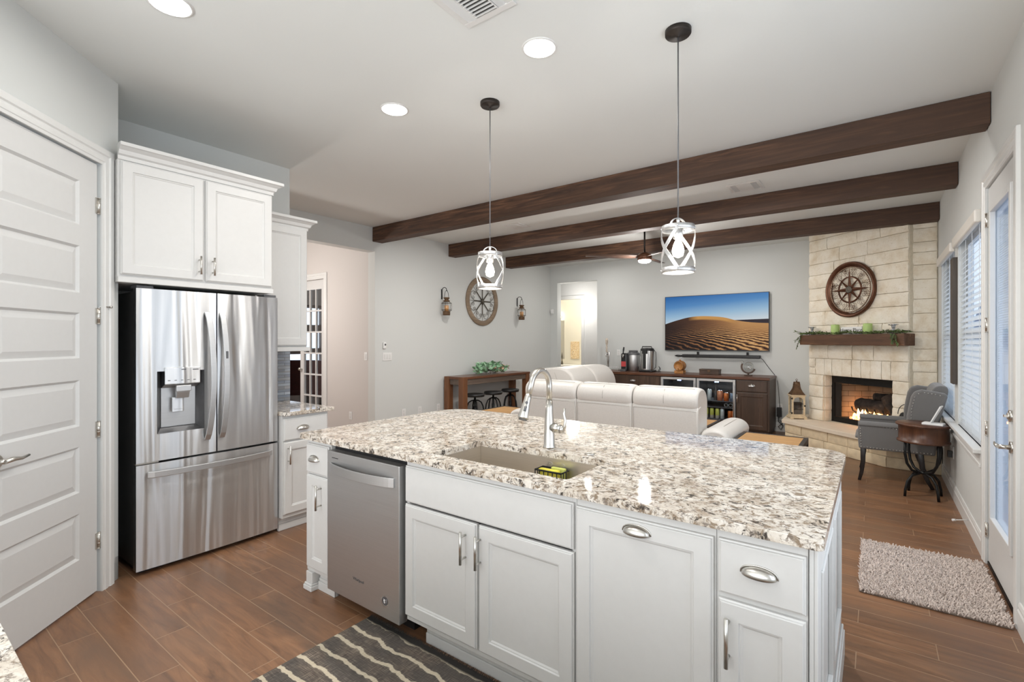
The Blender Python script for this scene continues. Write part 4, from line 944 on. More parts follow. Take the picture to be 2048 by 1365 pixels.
m = MB(); m.lathe([(0.086, -0.455), (0.084, -0.475), (0.06, -0.488), (0.002, -0.493)], seg=28); m.build('light_lens', emis('fan_lens', (1.0, 0.93, 0.88, 1), 10.0), t)
point('fan_light', (-2.56, 6.52, CE-0.58), 34, (1.0, 0.96, 0.92), 0.06)

# ================================================================ LIVING ROOM
def padded(m, prof, x0, x1, r=0.05, n=5, axis='x', k=0.80):
    """closed (y,z) profile swept along x with softly rounded ends"""
    cy = sum(p[0] for p in prof)/len(prof); cz = sum(p[1] for p in prof)/len(prof)
    st = []
    for i in range(n+1): t = PI/2*i/n; st.append((x0+r*(1-math.sin(t)), k+(1-k)*math.sin(t) if i else k))
    st = [(x0+r*(1-math.cos(PI/2*i/n)), k+(1-k)*math.sin(PI/2*i/n)) for i in range(n+1)]
    st = st + [(x0+x1-x, s) for x, s in reversed(st)]
    mk = (lambda t, p, q: (t, p, q)) if axis == 'x' else (lambda t, p, q: (p, t, q))
    N = len(prof); vs = [mk(x, cy+(p-cy)*s, cz+(q-cz)*s) for x, s in st for p, q in prof]
    m.add(vs, [(i*N+a, i*N+(a+1) % N, (i+1)*N+(a+1) % N, (i+1)*N+a) for i in range(len(st)-1) for a in range(N)], None, True)
    m.add(vs, [tuple(range(N-1, -1, -1)), tuple(range((len(st)-1)*N, len(st)*N))])
    return m
def smoothloop(pts, n=4):
    """closed Catmull-Rom through 2-D points"""
    N = len(pts); out = []
    for i in range(N):
        p0, p1, p2, p3 = pts[i-1], pts[i], pts[(i+1) % N], pts[(i+2) % N]
        for k in range(n):
            t = k/n
            out.append(tuple(0.5*((2*b)+(-a+c)*t+(2*a-5*b+4*c-d)*t*t+(-a+3*b-3*c+d)*t**3) for a, b, c, d in zip(p0, p1, p2, p3)))
    return out

# ---- sofa: its back faces the kitchen
SY = 4.75
t = thing('reclining_sofa', 'long pale grey leather sofa with its back to the kitchen island', 'sofa', (-2.34, SY, 0))
m = MB(); m.box(-1.24, 1.24, 0.06, 0.95, 0.04, 0.30); m.build('base', LEATHER, t, 0.02)
for x0, x1 in ((-1.0, -0.312), (-0.308, 0.338), (0.342, 1.0)):
    m = MB(); padded(m, smoothloop([(0.0, 0.08), (0.0, 0.45), (0.0, 0.79), (0.03, 0.815), (0.12, 0.80), (0.15, 0.45), (0.12, 0.08)]), x0, x1, 0.025, 3, k=0.96)
    o = m.build('back_panel', LEATHER, t)
    m = MB(); m.tube([(x0+0.015, -0.004, 0.20), (x0+0.015, -0.004, 0.785), (x1-0.015, -0.004, 0.785), (x1-0.015, -0.004, 0.20)], 0.004, 6); m.build('piping', LEATHER, o)
    m = MB(); padded(m, smoothloop([(0.005, 0.80), (-0.015, 0.90), (0.03, 0.975), (0.14, 1.0), (0.26, 0.975), (0.335, 0.89), (0.34, 0.74), (0.32, 0.52), (0.22, 0.47), (0.12, 0.60), (0.10, 0.78)]), x0+0.004, x1-0.004, 0.075, 6, k=0.88)
    o = m.build('head_cushion', LEATHER, t)
    xm = (x0+x1)/2
    m = MB(); m.tube([(xm, -0.0145, 0.845), (xm, -0.0165, 0.91), (xm, 0.024, 0.976), (xm, 0.14, 1.0015)], 0.0022, 6); m.build('stitch_line', SEAM, o)
    m = MB(); m.tube([(x0+0.05, 0.065, 0.99), (xm, 0.075, 0.9945), (x1-0.05, 0.065, 0.99)], 0.0022, 6); m.build('stitch_line', SEAM, o)
    m = MB(); padded(m, smoothloop([(0.24, 0.30), (0.24, 0.46), (0.60, 0.50), (0.93, 0.48), (0.97, 0.38), (0.93, 0.30)]), x0+0.004, x1-0.004, 0.05, 4, k=0.9); m.build('seat_cushion', LEATHER, t)
for sgn in (-1, 1):
    a, b = (1.005, 1.262) if sgn > 0 else (-1.262, -1.005)
    xm = (a+b)/2
    m = MB(); padded(m, smoothloop([(a+0.005, 0.06), (a, 0.45), (a-0.0, 0.57), (a+0.05, 0.615), (xm, 0.632), (b-0.04, 0.61), (b+0.008, 0.545), (b, 0.45), (b-0.005, 0.06)]), 0.03, 0.96, 0.10, 6, axis='y', k=0.82)
    o = m.build('arm', LEATHER, t)
    m = MB(); m.tube([(xm+0.03, 0.07, 0.61), (xm+0.035, 0.30, 0.632), (xm+0.03, 0.85, 0.628)], 0.0022, 6); m.build('stitch_line', SEAM, o)
t = thing('loveseat', 'pale grey leather loveseat end rising behind the left end of the sofa', 'sofa', (-3.80, 6.95, 0), 0)
m = MB(); m.box(-0.44, 0.60, -0.70, 0.72, 0.04, 0.30); m.build('base', LEATHER, t, 0.02)
for y0, y1 in ((-0.70, -0.005), (0.005, 0.70)):
    m = MB(); padded(m, smoothloop([(-0.46, 0.10), (-0.50, 0.55), (-0.51, 0.88), (-0.45, 1.0), (-0.22, 1.045), (0.04, 1.055), (0.19, 1.00), (0.29, 0.85), (0.31, 0.62), (0.22, 0.45), (0.0, 0.35), (-0.2, 0.2)]), y0, y1, 0.06, 5, axis='y', k=0.93); o = m.build('back_cushion', LEATHER, t)
    m = MB(); m.tube([(-0.06, y0+0.002, 0.99), (-0.02, y0-0.004, 0.90), (0.04, y0-0.004, 0.80)], 0.0025, 6); m.build('stitch_line', SEAM, o)
    m = MB(); padded(m, smoothloop([(0.0, 0.30), (0.0, 0.46), (0.30, 0.50), (0.56, 0.48), (0.6, 0.38), (0.56, 0.30)]), y0, y1, 0.05, 4, axis='y', k=0.9); m.build('seat_cushion', LEATHER, t)

def slat_table(name, x0, x1, y0, y1, z, label):
    t = thing(name, label, 'table', ((x0+x1)/2, (y0+y1)/2, 0)); a, b = (x1-x0)/2, (y1-y0)/2
    m = MB(); n = 7
    for k in range(n): m.box(-a+0.035, a-0.035, -b+0.035+(2*b-0.07)*k/n+0.002, -b+0.035+(2*b-0.07)*(k+1)/n-0.002, z-0.022, z)
    m.build('slat_top', SLATW, t, 0.002)
    m = MB()
    for q in ((-a, a, -b, -b+0.034), (-a, a, b-0.034, b), (-a, -a+0.034, -b+0.034, b-0.034), (a-0.034, a, -b+0.034, b-0.034)): m.box(q[0], q[1], q[2], q[3], z-0.045, z+0.002)
    m.build('top_frame', BRONZE, t, 0.002)
    for sx in (-1, 1):
        for sy in (-1, 1): m = MB(); m.box(sx*a, sx*(a-0.034), sy*b, sy*(b-0.034), 0, z-0.045); m.build('leg', BRONZE, t, 0.002)
    m = MB(); m.box(-a+0.034, a-0.034, -b+0.01, b-0.01, 0.14, 0.16); m.build('lower_shelf', SLATW, t, 0.002)
slat_table('end_table', -1.055, -0.497, 4.74, 5.302, 0.55, 'honey slatted end table at the right end of the sofa')
slat_table('end_table', -4.15, -3.62, 4.82, 5.40, 0.55, 'honey slatted end table at the left end of the sofa')
slat_table('coffee_table', -2.75, -1.565, 5.92, 6.55, 0.45, 'slatted coffee table beyond the sofa, seen in the gap by its arm')

# ---- bar cabinet run along the far wall
CY = 8.258
def unit(name, label, x0, x1, cat='cabinet', z0=0.0):
    t = thing(name, label, cat, (x0, CY, 0), 0, None); return t, x1-x0
GB = 'dark cabinets under the television'
m = MB(); m.box(-4.375, -1.275, CY-0.03, YB-0.004, 0.855, 0.897); solo('bar_counter', m, CREDT, 'long dark wood counter top on the cabinets below the television', 'counter top', bev=0.005)
t, w = unit('keg_cooler', 'grey keg cooler at the left end of the dark cabinets', -4.30, -3.945, 'cooler')
m = MB(); m.box(0, w, 0.02, 0.58, 0.06, 0.85); m.build('body', BLACKP, t); m = MB(); m.box(0.01, w-0.045, -0.012, 0.02, 0.10, 0.835); m.build('door', STEEL2, t, 0.004); m = MB(); m.box(w-0.042, w-0.012, -0.016, 0.02, 0.10, 0.835); m.build('door_edge', NICKEL, t, 0.003)
m = MB(); m.box(-4.36, -4.302, CY, YB-0.005, 0, 0.853); solo('bar_side_panel', m, CREDW, 'dark panel closing the left end of the bar cabinets', 'panel', bev=0.002)
t, w = unit('bar_drawer_cabinet', 'dark wide drawer cabinet between the keg cooler and the drinks coolers', -3.942, -2.962); tag(t, group=GB)
m = MB(); m.box(0, w, 0.0, 0.60, 0.07, 0.853); m.box(0.02, w-0.02, 0.05, 0.58, 0, 0.07); m.build('cabinet_box', CREDW, t, 0.002)
for z0, z1 in ((0.66, 0.838), (0.38, 0.65), (0.09, 0.37)):
    o = shaker(MB(), 0.012, w-0.012, z0, z1, -0.02, 0.02, fw=0).build('drawer', CREDW, t); cup_pull(o, w/2, (z0+z1)/2-0.003, -0.02, mat=CHROME)
def cooler(x0, x1, label):
    t, w = unit('drinks_cooler', label, x0, x1, 'cooler'); tag(t, group='glass-door drinks coolers')
    m = MB()
    for a in ((0.0, 0.02, 0.03, 0.58, 0.05, 0.85), (w-0.02, w, 0.03, 0.58, 0.05, 0.85), (0.02, w-0.02, 0.56, 0.58, 0.05, 0.85), (0.02, w-0.02, 0.03, 0.56, 0.05, 0.10), (0.02, w-0.02, 0.03, 0.56, 0.83, 0.85)): m.box(*a)
    m.build('cabinet_box', BLACKP, t)
    m = MB()
    for a in ((0.004, 0.042, 0.09, 0.842), (w-0.042, w-0.004, 0.09, 0.842), (0.042, w-0.042, 0.09, 0.13), (0.042, w-0.042, 0.805, 0.842)): m.box(a[0], a[1], -0.014, 0.022, a[2], a[3])
    dr = m.build('door_frame', STEEL2, t, 0.003)
    m = MB(); m.box(0.042, w-0.042, 0.0, 0.005, 0.13, 0.805); m.build('glass', PANE, dr)
    m = MB(); m.cyl((w-0.024, -0.045, 0.25), (w-0.024, -0.045, 0.78), 0.007, seg=10)
    for z in (0.28, 0.75): m.cyl((w-0.024, -0.014, z), (w-0.024, -0.045, z), 0.005, seg=8)
    m.build('handle', STEEL2, dr)
    m = MB()
    for z in (0.485, 0.195, 0.385): m.box(0.022, w-0.022, 0.06, 0.55, z-0.008, z)
    m.build('shelves', GREYP, t)
    m = MB(); m.box(w*0.5-0.03, w*0.5-0.004, 0.05, 0.06, 0.785, 0.800); m.box(w*0.5+0.004, w*0.5+0.03, 0.05, 0.06, 0.785, 0.800); m.build('blue_display', emis('blue_led', (0.35, 0.5, 1.0, 1), 9.0), t)
    area('cooler_light', (x0+w/2, CY+0.25, 0.82), (0, 0, 0), 0.3, 0.1, 1.3, (0.85, 0.92, 1.0))
    return t
cooler(-2.955, -2.362, 'glass-door drinks cooler on the left, mostly hidden by the sofa back')
cooler(-2.357, -1.755, 'glass-door drinks cooler on the right with rows of cans in view')
def can_drink(x, y, z, r, h, col, label, lying=False):
    t = thing('drink_can', label, 'can', (x, y, z), 0, 'drinks inside the right cooler')
    M = Matrix.Rotation(PI/2, 4, 'X') if lying else None
    if lying: t.location = (x, y, z+r)
    m = MB(); m.lathe([(r*0.8, 0.0), (r, 0.006), (r, h-0.014), (r*0.82, h-0.003)], seg=14, M=M); m.build('can_body', col, t)
    m = MB(); m.lathe([(r*0.82, h-0.003), (r*0.84, h), (r*0.7, h), (r*0.68, h-0.003)], seg=14, M=M); m.build('can_lid', CHROME, t)
def canm(n, a, b): 
    t = NT(n); sp = t.n('ShaderNodeSeparateXYZ'); t.l(t.coord(), sp.inputs[0]); nz = t.noise(t.coord((40, 40, 40)), 1.0, 3)
    t.set(Base_Color=t.mix(t.ramp(t.math('ADD', t.math('MULTIPLY', sp.outputs[2], 7.0), t.math('MULTIPLY', nz, 0.25)), [(0.48, (0, 0, 0, 1)), (0.52, (1, 1, 1, 1))]), b, a), Roughness=0.3, Metallic=0.3); return t.m
CG, CO, CCOP, CB, CWH = canm('green_can', sc(196, 200, 96), sc(196, 190, 176)), canm('orange_can', sc(206, 118, 58), sc(190, 96, 40)), canm('copper_mug', sc(206, 140, 104), sc(190, 120, 90)), canm('blue_grey_can', sc(120, 140, 160), sc(96, 110, 130)), canm('pale_can', sc(196, 206, 204), sc(180, 190, 190))
yy = CY+0.12
for x, c, lab in ((-2.23, CG, 'green and white can first in the bottom row of the right cooler'), (-2.145, CG, 'green and white can second in the bottom row of the right cooler'), (-2.06, CG, 'green and white can third in the bottom row of the right cooler'), (-1.985, CWH, 'pale can beside the green cans in the bottom row of the right cooler')): can_drink(x, yy, 0.196, 0.033, 0.165, c, lab)
can_drink(-1.868, yy, 0.196, 0.033, 0.140, CO, 'orange can in the bottom row of the right cooler'); can_drink(-1.812, yy, 0.196, 0.031, 0.140, CO, 'orange can nearest the right edge of the cooler bottom row')
can_drink(-1.93, yy+0.12, 0.386, 0.033, 0.12, CWH, 'left one of two cans lying with their ends showing in the cooler', True); can_drink(-1.862, yy+0.12, 0.386, 0.033, 0.12, CWH, 'right one of two cans lying with their ends showing in the cooler', True)
can_drink(-2.185, yy, 0.486, 0.036, 0.18, CWH, 'tall pale can on the upper shelf of the right cooler'); can_drink(-2.02, yy, 0.486, 0.045, 0.165, CCOP, 'copper coloured can on the upper shelf of the right cooler')
can_drink(-1.925, yy, 0.486, 0.040, 0.135, CO, 'gold-brown can on the upper shelf of the right cooler'); can_drink(-1.835, yy, 0.486, 0.034, 0.135, CB, 'blue-grey can on the upper shelf of the right cooler')
m = MB(); m.lathe([(0.034, 0), (0.036, 0.01), (0.036, 0.13), (0.014, 0.17), (0.013, 0.24), (0.015, 0.245)], (-2.10, yy+0.07, 0.486), 16); solo('drink_bottle', m, plain('dark_bottle_glass', (0.05, 0.045, 0.04, 1), 0.1, var=0.1), 'slim dark bottle on the upper shelf of the right cooler', 'bottle', 'drinks inside the right cooler')
t, w = unit('bar_door_cabinet', 'dark cabinet with one drawer over a door at the right end of the bar', -1.750, -1.283); tag(t, group=GB)
m = MB(); m.box(0, w, 0.0, 0.61, 0.07, 0.853); m.box(0.02, w-0.02, 0.05, 0.6, 0, 0.07); m.build('cabinet_box', CREDW, t, 0.002)
o = shaker(MB(), 0.008, w-0.025, 0.665, 0.838, -0.02, 0.02, fw=0).build('drawer', CREDW, t); cup_pull(o, w/2-0.01, 0.755, -0.02, mat=CHROME)
o = shaker(MB(), 0.008, w-0.025, 0.085, 0.652, -0.02, 0.02).build('door', CREDW, t); bar_pull(o, 0.022, 0.49, 0.625, -0.02, CHROME)

# ---- things on the bar top
BZ = 0.8975
t = thing('beer_tower', 'chrome beer tap tower with a tall handle on the bar top', 'beer tap', (-4.075, 8.56, BZ))
m = MB(); m.lathe([(0.055, 0), (0.055, 0.008), (0.036, 0.014), (0.036, 0.345), (0.030, 0.352)], seg=24); m.build('column', CHROME, t)
m = MB(); m.cyl((0, -0.03, 0.315), (0, -0.075, 0.315), 0.016, seg=12); m.cyl((0, -0.075, 0.335), (0, -0.075, 0.300), 0.014, seg=12); m.cyl((0, -0.085, 0.305), (0, -0.105, 0.265), 0.008, seg=10); m.build('faucet', CHROME, t)
m = MB(); m.lathe([(0.008, 0), (0.020, 0.03), (0.014, 0.06), (0.020, 0.10), (0.012, 0.135), (0.024, 0.18), (0.028, 0.23), (0.020, 0.265), (0.004, 0.275)], (0, -0.075, 0.34), 14); m.build('tap_handle', plain('painted_tap_handle', sc(196, 184, 170), 0.4, var=0.35, nscale=40), t)
m = MB()
for y in (-0.20,): m.tube([(-0.24, y, 0.0), (-0.24, y, 0.055), (-0.23, y, 0.065), (0.05, y+0.05, 0.072)], 0.006, 8)
m.tube([(0.02, -0.22, 0.0), (0.02, -0.22, 0.055), (0.03, -0.21, 0.068), (0.26, -0.10, 0.075), (0.26, -0.10, 0.0)], 0.006, 8); m.build('guard_rail', CHROME, t)
m = MB(); m.box(-0.12, 0.08, -0.17, -0.045, 0.0, 0.012); m.build('drip_tray', BLACKM, t, 0.003)
t = thing('keg_dispenser', 'black and steel countertop keg dispenser with a red label', 'drink dispenser', (-3.66, 8.56, BZ))
m = MB(); m.lathe([(0.10, 0.0), (0.115, 0.012), (0.115, 0.30), (0.10, 0.335), (0.05, 0.35)], (0.06, 0.06, 0.0), 28); m.build('keg', STEEL2, t)
m = MB(); m.box(-0.125, 0.0, -0.10, 0.0, 0.0, 0.335); m.build('front_tower', BLACKP, t, 0.03)
m = MB(); m.box(-0.11, -0.02, -0.104, -0.099, 0.085, 0.18); m.build('red_label', plain('red_label', sc(196, 70, 72), 0.5), t, 0.02)
m = MB(); m.box(-0.11, -0.01, -0.165, -0.10, 0.0, 0.04); m.build('drip_tray', GREYP, t, 0.004)
m = MB(); m.cyl((-0.06, -0.10, 0.30), (-0.06, -0.145, 0.295), 0.018, seg=12); m.cyl((-0.06, -0.14, 0.30), (-0.06, -0.14, 0.245), 0.010, seg=10); m.build('spout', CHROME, t)
m = MB(); m.tube([(-0.06, -0.13, 0.31), (-0.058, -0.128, 0.36), (-0.054, -0.125, 0.40), (-0.05, -0.12, 0.445)], [0.010, 0.012, 0.017, 0.013], 10); m.build('tap_lever', BLACKP, t)
m = MB(); m.lathe([(0.118, 0.30), (0.118, 0.325), (0.10, 0.345)], (0.06, 0.06, 0.0), 28, cap=False); m.box(-0.01, 0.13, 0.0, 0.11, 0.345, 0.385); m.build('lid', GREYP, t, 0.01)
t = thing('coffee_urn', 'tall steel coffee percolator with a black lid on the bar top', 'coffee urn', (-3.31, 8.56, BZ))
m = MB(); m.lathe([(0.125, 0.035), (0.127, 0.05), (0.127, 0.37), (0.118, 0.385)], seg=28); m.build('tank', STEEL, t)
m = MB(); m.box(-0.12, 0.13, -0.13, 0.12, 0.0, 0.036); m.build('base', BLACKP, t, 0.015)
m = MB(); m.lathe([(0.122, 0.383), (0.120, 0.41), (0.105, 0.428), (0.02, 0.432)], seg=28); m.build('lid', BLACKP, t)
m = MB(); m.tube([(-0.09, -0.02, 0.425), (-0.085, -0.02, 0.455), (0.085, -0.02, 0.455), (0.09, -0.02, 0.425)], 0.009, 8); m.box(-0.045, 0.05, -0.132, -0.11, 0.33, 0.41); m.build('top_handle', BLACKP, t)
m = MB(); m.tube([(0.118, 0.02, 0.39), (0.150, 0.02, 0.36), (0.155, 0.02, 0.25), (0.15, 0.02, 0.08), (0.127, 0.02, 0.06)], 0.006, 8); m.box(-0.030, 0.02, -0.131, -0.122, 0.06, 0.37); m.build('side_strap', BLACKP, t)
m = MB(); m.tube([(0.13, 0.05, 0.015), (0.19, 0.06, 0.006), (0.23, 0.03, 0.05), (0.21, 0.01, 0.10), (0.24, 0.0, 0.075), (0.20, 0.0, 0.03), (0.235, 0.04, 0.007)], 0.006, 6); m.build('power_cord', BLACKP, t)
t = thing('mini_barrel', 'small wooden barrel on a cradle on the bar top', 'barrel', (-2.715, 8.54, BZ))
BAR = wood('barrel_oak', sc(150, 96, 48), sc(190, 132, 72), sc(212, 160, 98), 'y', 2.0, 0.45)
Mb = Matrix.Translation((0, 0.09, 0.125)) @ Matrix.Rotation(PI/2, 4, 'X')
m = MB(); m.lathe([(0.002, 0.006), (0.070, 0.006), (0.070, 0.0), (0.078, 0.0), (0.090, 0.05), (0.094, 0.09), (0.090, 0.13), (0.078, 0.18), (0.070, 0.18), (0.070, 0.174), (0.002, 0.174)], seg=26, M=Mb); m.build('staves', BAR, t)
m = MB()
for z in (0.01, 0.045, 0.135, 0.165): rr = 0.078+0.016*math.sin(PI*z/0.18)+0.0015; m.lathe([(rr-0.004, z), (rr, z), (rr, z+0.010), (rr-0.004, z+0.010)], seg=26, M=Mb, cap=False)
m.build('hoops', BROWNM, t)
m = MB(); m.box(-0.075, 0.075, -0.08, -0.055, 0.0, 0.05); m.box(-0.075, 0.075, 0.05, 0.075, 0.0, 0.05); m.box(-0.07, -0.05, -0.06, 0.055, 0.0, 0.02); m.box(0.05, 0.07, -0.06, 0.055, 0.0, 0.02); m.build('cradle', BAR, t, 0.003)
m = MB(); m.cyl((0, 0, 0.215), (0, 0, 0.235), 0.014, 0.016, seg=12); m.cyl((0, -0.08, 0.075), (0, -0.13, 0.07), 0.008, seg=10); m.cyl((0, -0.115, 0.07), (0, -0.115, 0.10), 0.006, seg=8); m.build('bung_and_tap', BAR, t)
t = thing('keepsake_box', 'low dark brown box on the bar top below the television', 'box', (-2.215, 8.54, BZ))
m = MB(); m.box(-0.155, 0.155, -0.08, 0.08, 0, 0.062); m.build('body', CREDW, t, 0.003); m = MB(); m.box(-0.158, 0.158, -0.083, 0.083, 0.063, 0.088); m.build('lid', CREDW, t, 0.003); m = MB(); m.box(-0.022, 0.022, -0.087, -0.082, 0.045, 0.075); m.build('clasp', RUST, t)
t = thing('globe_decanter', 'glass globe decanter in a curved dark stand on the bar top', 'decanter', (-1.63, 8.54, BZ))
m = MB(); m.box(-0.055, 0.055, -0.035, 0.035, 0, 0.018); m.cyl((0, 0, 0.018), (0, 0, 0.05), 0.012, seg=10); m.build('stand_foot', CREDW, t, 0.003)
m = MB(); m.tube([(0.098*math.cos(math.radians(a)), 0, 0.142+0.098*math.sin(math.radians(a))) for a in range(150, 345, 8)], 0, flat=((0, 1, 0), 0.014, 0.007)); m.build('curved_arm', CREDW, t)
m = MB(); m.ell((0.005, 0, 0.142), (0.078, 0.078, 0.078), 24, 16); m.cyl((-0.06, 0, 0.195), (-0.092, 0, 0.222), 0.018, 0.015, seg=14); m.build('glass_globe', GLOBE, t)
m = MB(); m.cyl((-0.092, 0, 0.222), (-0.115, 0, 0.242), 0.018, 0.020, seg=12); m.build('stopper', ACRYL, t)
t = thing('charger_brick', 'black charger and dangling cord in the outlet by the bar cabinets', 'charger', (-1.225, 8.86, 0.24))
m = MB(); m.box(-0.04, 0.03, -0.06, 0.0, 0.0, 0.15); m.build('adapter', BLACKP, t, 0.006)
m = MB(); m.tube([(-0.01, -0.03, 0.0), (-0.02, -0.03, -0.07), (0.05, -0.03, -0.14), (0.02, -0.03, -0.20), (-0.02, -0.03, -0.16), (0.04, -0.03, -0.10), (0.0, -0.03, -0.05)], 0.006, 6); m.tube([(0.0, -0.02, 0.15), (-0.01, -0.012, 0.30), (-0.02, -0.010, 0.44), (-0.035, -0.01, 0.58)], 0.0035, 6); m.build('cord', BLACKP, t)

# ---- television and sound bar
def m_desert():
    t = NT('desert_picture'); tc = t.n('ShaderNodeTexCoord'); sp = t.n('ShaderNodeSeparateXYZ'); t.l(tc.outputs['Generated'], sp.inputs[0]); u, v = sp.outputs[0], sp.outputs[2]
    fc = t.n('ShaderNodeFloatCurve'); c = fc.mapping.curves[0]
    pts = [(0, 0.485), (0.06, 0.520), (0.15, 0.565), (0.25, 0.605), (0.34, 0.620), (0.48, 0.612), (0.60, 0.585), (0.70, 0.535), (0.80, 0.50), (1, 0.47)]
    c.points[0].location = pts[0]; c.points[1].location = pts[-1]
    for p in pts[1:-1]: c.points.new(*p)
    fc.mapping.update(); t.l(u, fc.inputs[1]); edge = fc.outputs[0]
    sky = t.ramp(t.math('ADD', v, t.math('MULTIPLY', u, -0.14)), [(0.42, sc(214, 224, 230)), (0.60, sc(158, 194, 222)), (0.78, sc(88, 144, 200)), (0.96, sc(44, 108, 176))])
    depth = t.math('SUBTRACT', edge, v)                       # below the crest
    inv = t.math('DIVIDE', 1.0, t.math('ADD', t.math('MAXIMUM', t.math('SUBTRACT', 0.66, v), 0.0), 0.07))
    wob = t.math('MULTIPLY', t.noise(t.coord((6, 1, 9), out='Generated'), 1.3, 4, 0.6), 4.2)
    ph = t.math('ADD', t.math('ADD', t.math('MULTIPLY', inv, 15.0), t.math('MULTIPLY', u, 20.0)), wob)
    rip = t.math('SINE', t.math('MULTIPLY', ph, 2.6))
    amp = t.n('ShaderNodeMapRange'); amp.inputs[1].default_value = 0.04; amp.inputs[2].default_value = 0.30; t.l(depth, amp.inputs[0])
    rr = t.math('MULTIPLY', rip, amp.outputs[0])
    lit = t.n('ShaderNodeMapRange'); lit.inputs[1].default_value = 0.0; lit.inputs[2].default_value = 0.75; lit.inputs[3].default_value = 0.10; lit.inputs[4].default_value = 0.62; t.l(u, lit.inputs[0])
    tone = t.math('ADD', t.math('SUBTRACT', lit.outputs[0], t.math('MULTIPLY', t.math('MAXIMUM', depth, 0.0), 0.36)), t.math('MULTIPLY', rr, 0.34))
    sand = t.ramp(tone, [(0.05, sc(26, 18, 20)), (0.28, sc(78, 50, 36)), (0.48, sc(150, 104, 66)), (0.62, sc(196, 146, 92)), (0.9, sc(224, 180, 124))])
    crest = t.math('MULTIPLY', t.ramp(u, [(0.24, (0, 0, 0, 1)), (0.34, (1, 1, 1, 1)), (0.62, (1, 1, 1, 1)), (0.72, (0, 0, 0, 1))]), t.ramp(depth, [(0.0, (1, 1, 1, 1)), (0.045, (1, 1, 1, 1)), (0.075, (0, 0, 0, 1))]))
    sand = t.mix(crest, sand, sc(206, 152, 84))
    far = t.math('MULTIPLY', t.math('GREATER_THAN', u, t.math('ADD', 0.66, t.math('MULTIPLY', depth, 0.3))), t.math('LESS_THAN', v, t.math('ADD', 0.515, t.math('MULTIPLY', u, 0.03))))
    back = t.mix(far, sky, sc(52, 44, 52))
    below = t.math('GREATER_THAN', depth, 0.0)
    col = t.mix(below, back, sand)
    t.set(Base_Color=(0.01, 0.01, 0.01, 1), Emission_Color=col, Emission_Strength=0.85, Roughness=0.5, Specular_IOR_Level=0.1); return t.m
t = thing('television', 'big wall television showing a rippled desert dune under blue sky', 'television', (-2.224, 8.83, 1.285))
m = MB(); m.box(-0.853, 0.853, -0.012, 0.018, 0, 0.972); m.build('housing', BLACKP, t, 0.003)
m = MB(); m.box(-0.843, 0.843, -0.0135, -0.0125, 0.016, 0.963); m.build('screen', m_desert(), t)
m = MB(); m.box(-0.3, 0.3, 0.018, 0.046, 0.25, 0.75); m.build('wall_mount', BLACKM, t)
t = thing('sound_bar', 'long black sound bar mounted under the television', 'sound bar', (-2.15, 8.78, 1.165))
m = MB(); m.box(-0.60, 0.66, -0.04, 0.05, 0, 0.055); m.build('bar', BLACKP, t, 0.012)
m = MB(); m.tube([(-0.60, 0.0, 0.03), (-0.70, 0.01, 0.035), (-0.74, 0.02, 0.028), (-0.68, 0.02, 0.012), (-0.60, 0.02, 0.02)], 0.010, 6); m.build('cable_bundle', BLACKP, t)
for x in (-0.35, 0.45):
    m = MB(); m.box(x-0.015, x+0.015, 0.05, 0.092, 0.01, 0.10); m.build('bracket', BLACKM, t)
m = MB(); m.tube([(0.64, 0.05, 0.02), (0.68, 0.085, -0.02), (0.76, 0.09, -0.14), (0.85, 0.09, -0.262)], 0.004, 6); m.build('wall_cable', BLACKP, t)

# ---- pub table, stools, greenery at the left wall
t = thing('pub_table', 'tall narrow brown wood console table against the left wall', 'table', (-5.33, 6.54, 0))
a, b, z = 0.205, 0.915, 0.888
m = MB(); m.box(-a, a, -b, b, z-0.038, z); m.build('tabletop', PUBT, t, 0.004)
m = MB()
for q in ((-a+0.02, -a+0.04, -b+0.1, b-0.1), (a-0.04, a-0.02, -b+0.1, b-0.1), (-a+0.1, a-0.1, -b+0.02, -b+0.04), (-a+0.1, a-0.1, b-0.04, b-0.02)): m.box(q[0], q[1], q[2], q[3], z-0.125, z-0.038)
m.build('apron', PUBG, t, 0.002)
for sx in (-1, 1):
    for sy in (-1, 1):
        m = MB(); yb = sy*(b+0.002) if sy < 0 else sy*(b-0.02); m.box(sx*(a+0.002), sx*(a-0.10), yb, yb-sy*0.10, 0, z+(0.001 if sy < 0 else -0.038)); m.build('leg', PUBW, t, 0.004)
def stool(x, y, z, rot, label):
    t = thing('swivel_stool', label, 'stool', (x, y, 0), rot, 'black swivel stools under the console table')
    m = MB(); m.lathe([(0.10, z-0.055), (0.150, z-0.050), (0.158, z-0.02), (0.150, z-0.004), (0.12, z), (0.002, z+0.002)], seg=28); m.build('seat', BLACKV, t)
    m = MB(); m.cyl((0, 0, 0.16), (0, 0, z-0.05), 0.017, seg=12); m.cyl((0, 0, 0.22), (0, 0, 0.40), 0.024, seg=12); m.build('screw_post', BLACKM, t)
    for k in range(4):
        q = PI/4+PI/2*k; c, s = math.cos(q), math.sin(q)
        m = MB(); m.tube([Vector((c*r, s*r, h)) for r, h in ((0.02, z-0.11), (0.06, z-0.115), (0.105, z-0.145), (0.135, z-0.21), (0.155, z-0.32), (0.175, 0.0))], 0.011, 8); m.build('leg', BLACKM, t)
    m = MB(); m.lathe([(0.150, 0.155), (0.160, 0.160), (0.160, 0.172), (0.150, 0.177), (0.150, 0.155)], seg=28, cap=False); m.build('foot_ring', BLACKM, t)
stool(-5.20, 5.985, 0.605, 10, 'black round stool behind the front leg of the console table, nearest the kitchen')
stool(-5.17, 6.42, 0.608, 24, 'black round stool in the middle under the console table')
stool(-5.17, 6.90, 0.612, 40, 'black round stool under the console table, farthest from the kitchen')
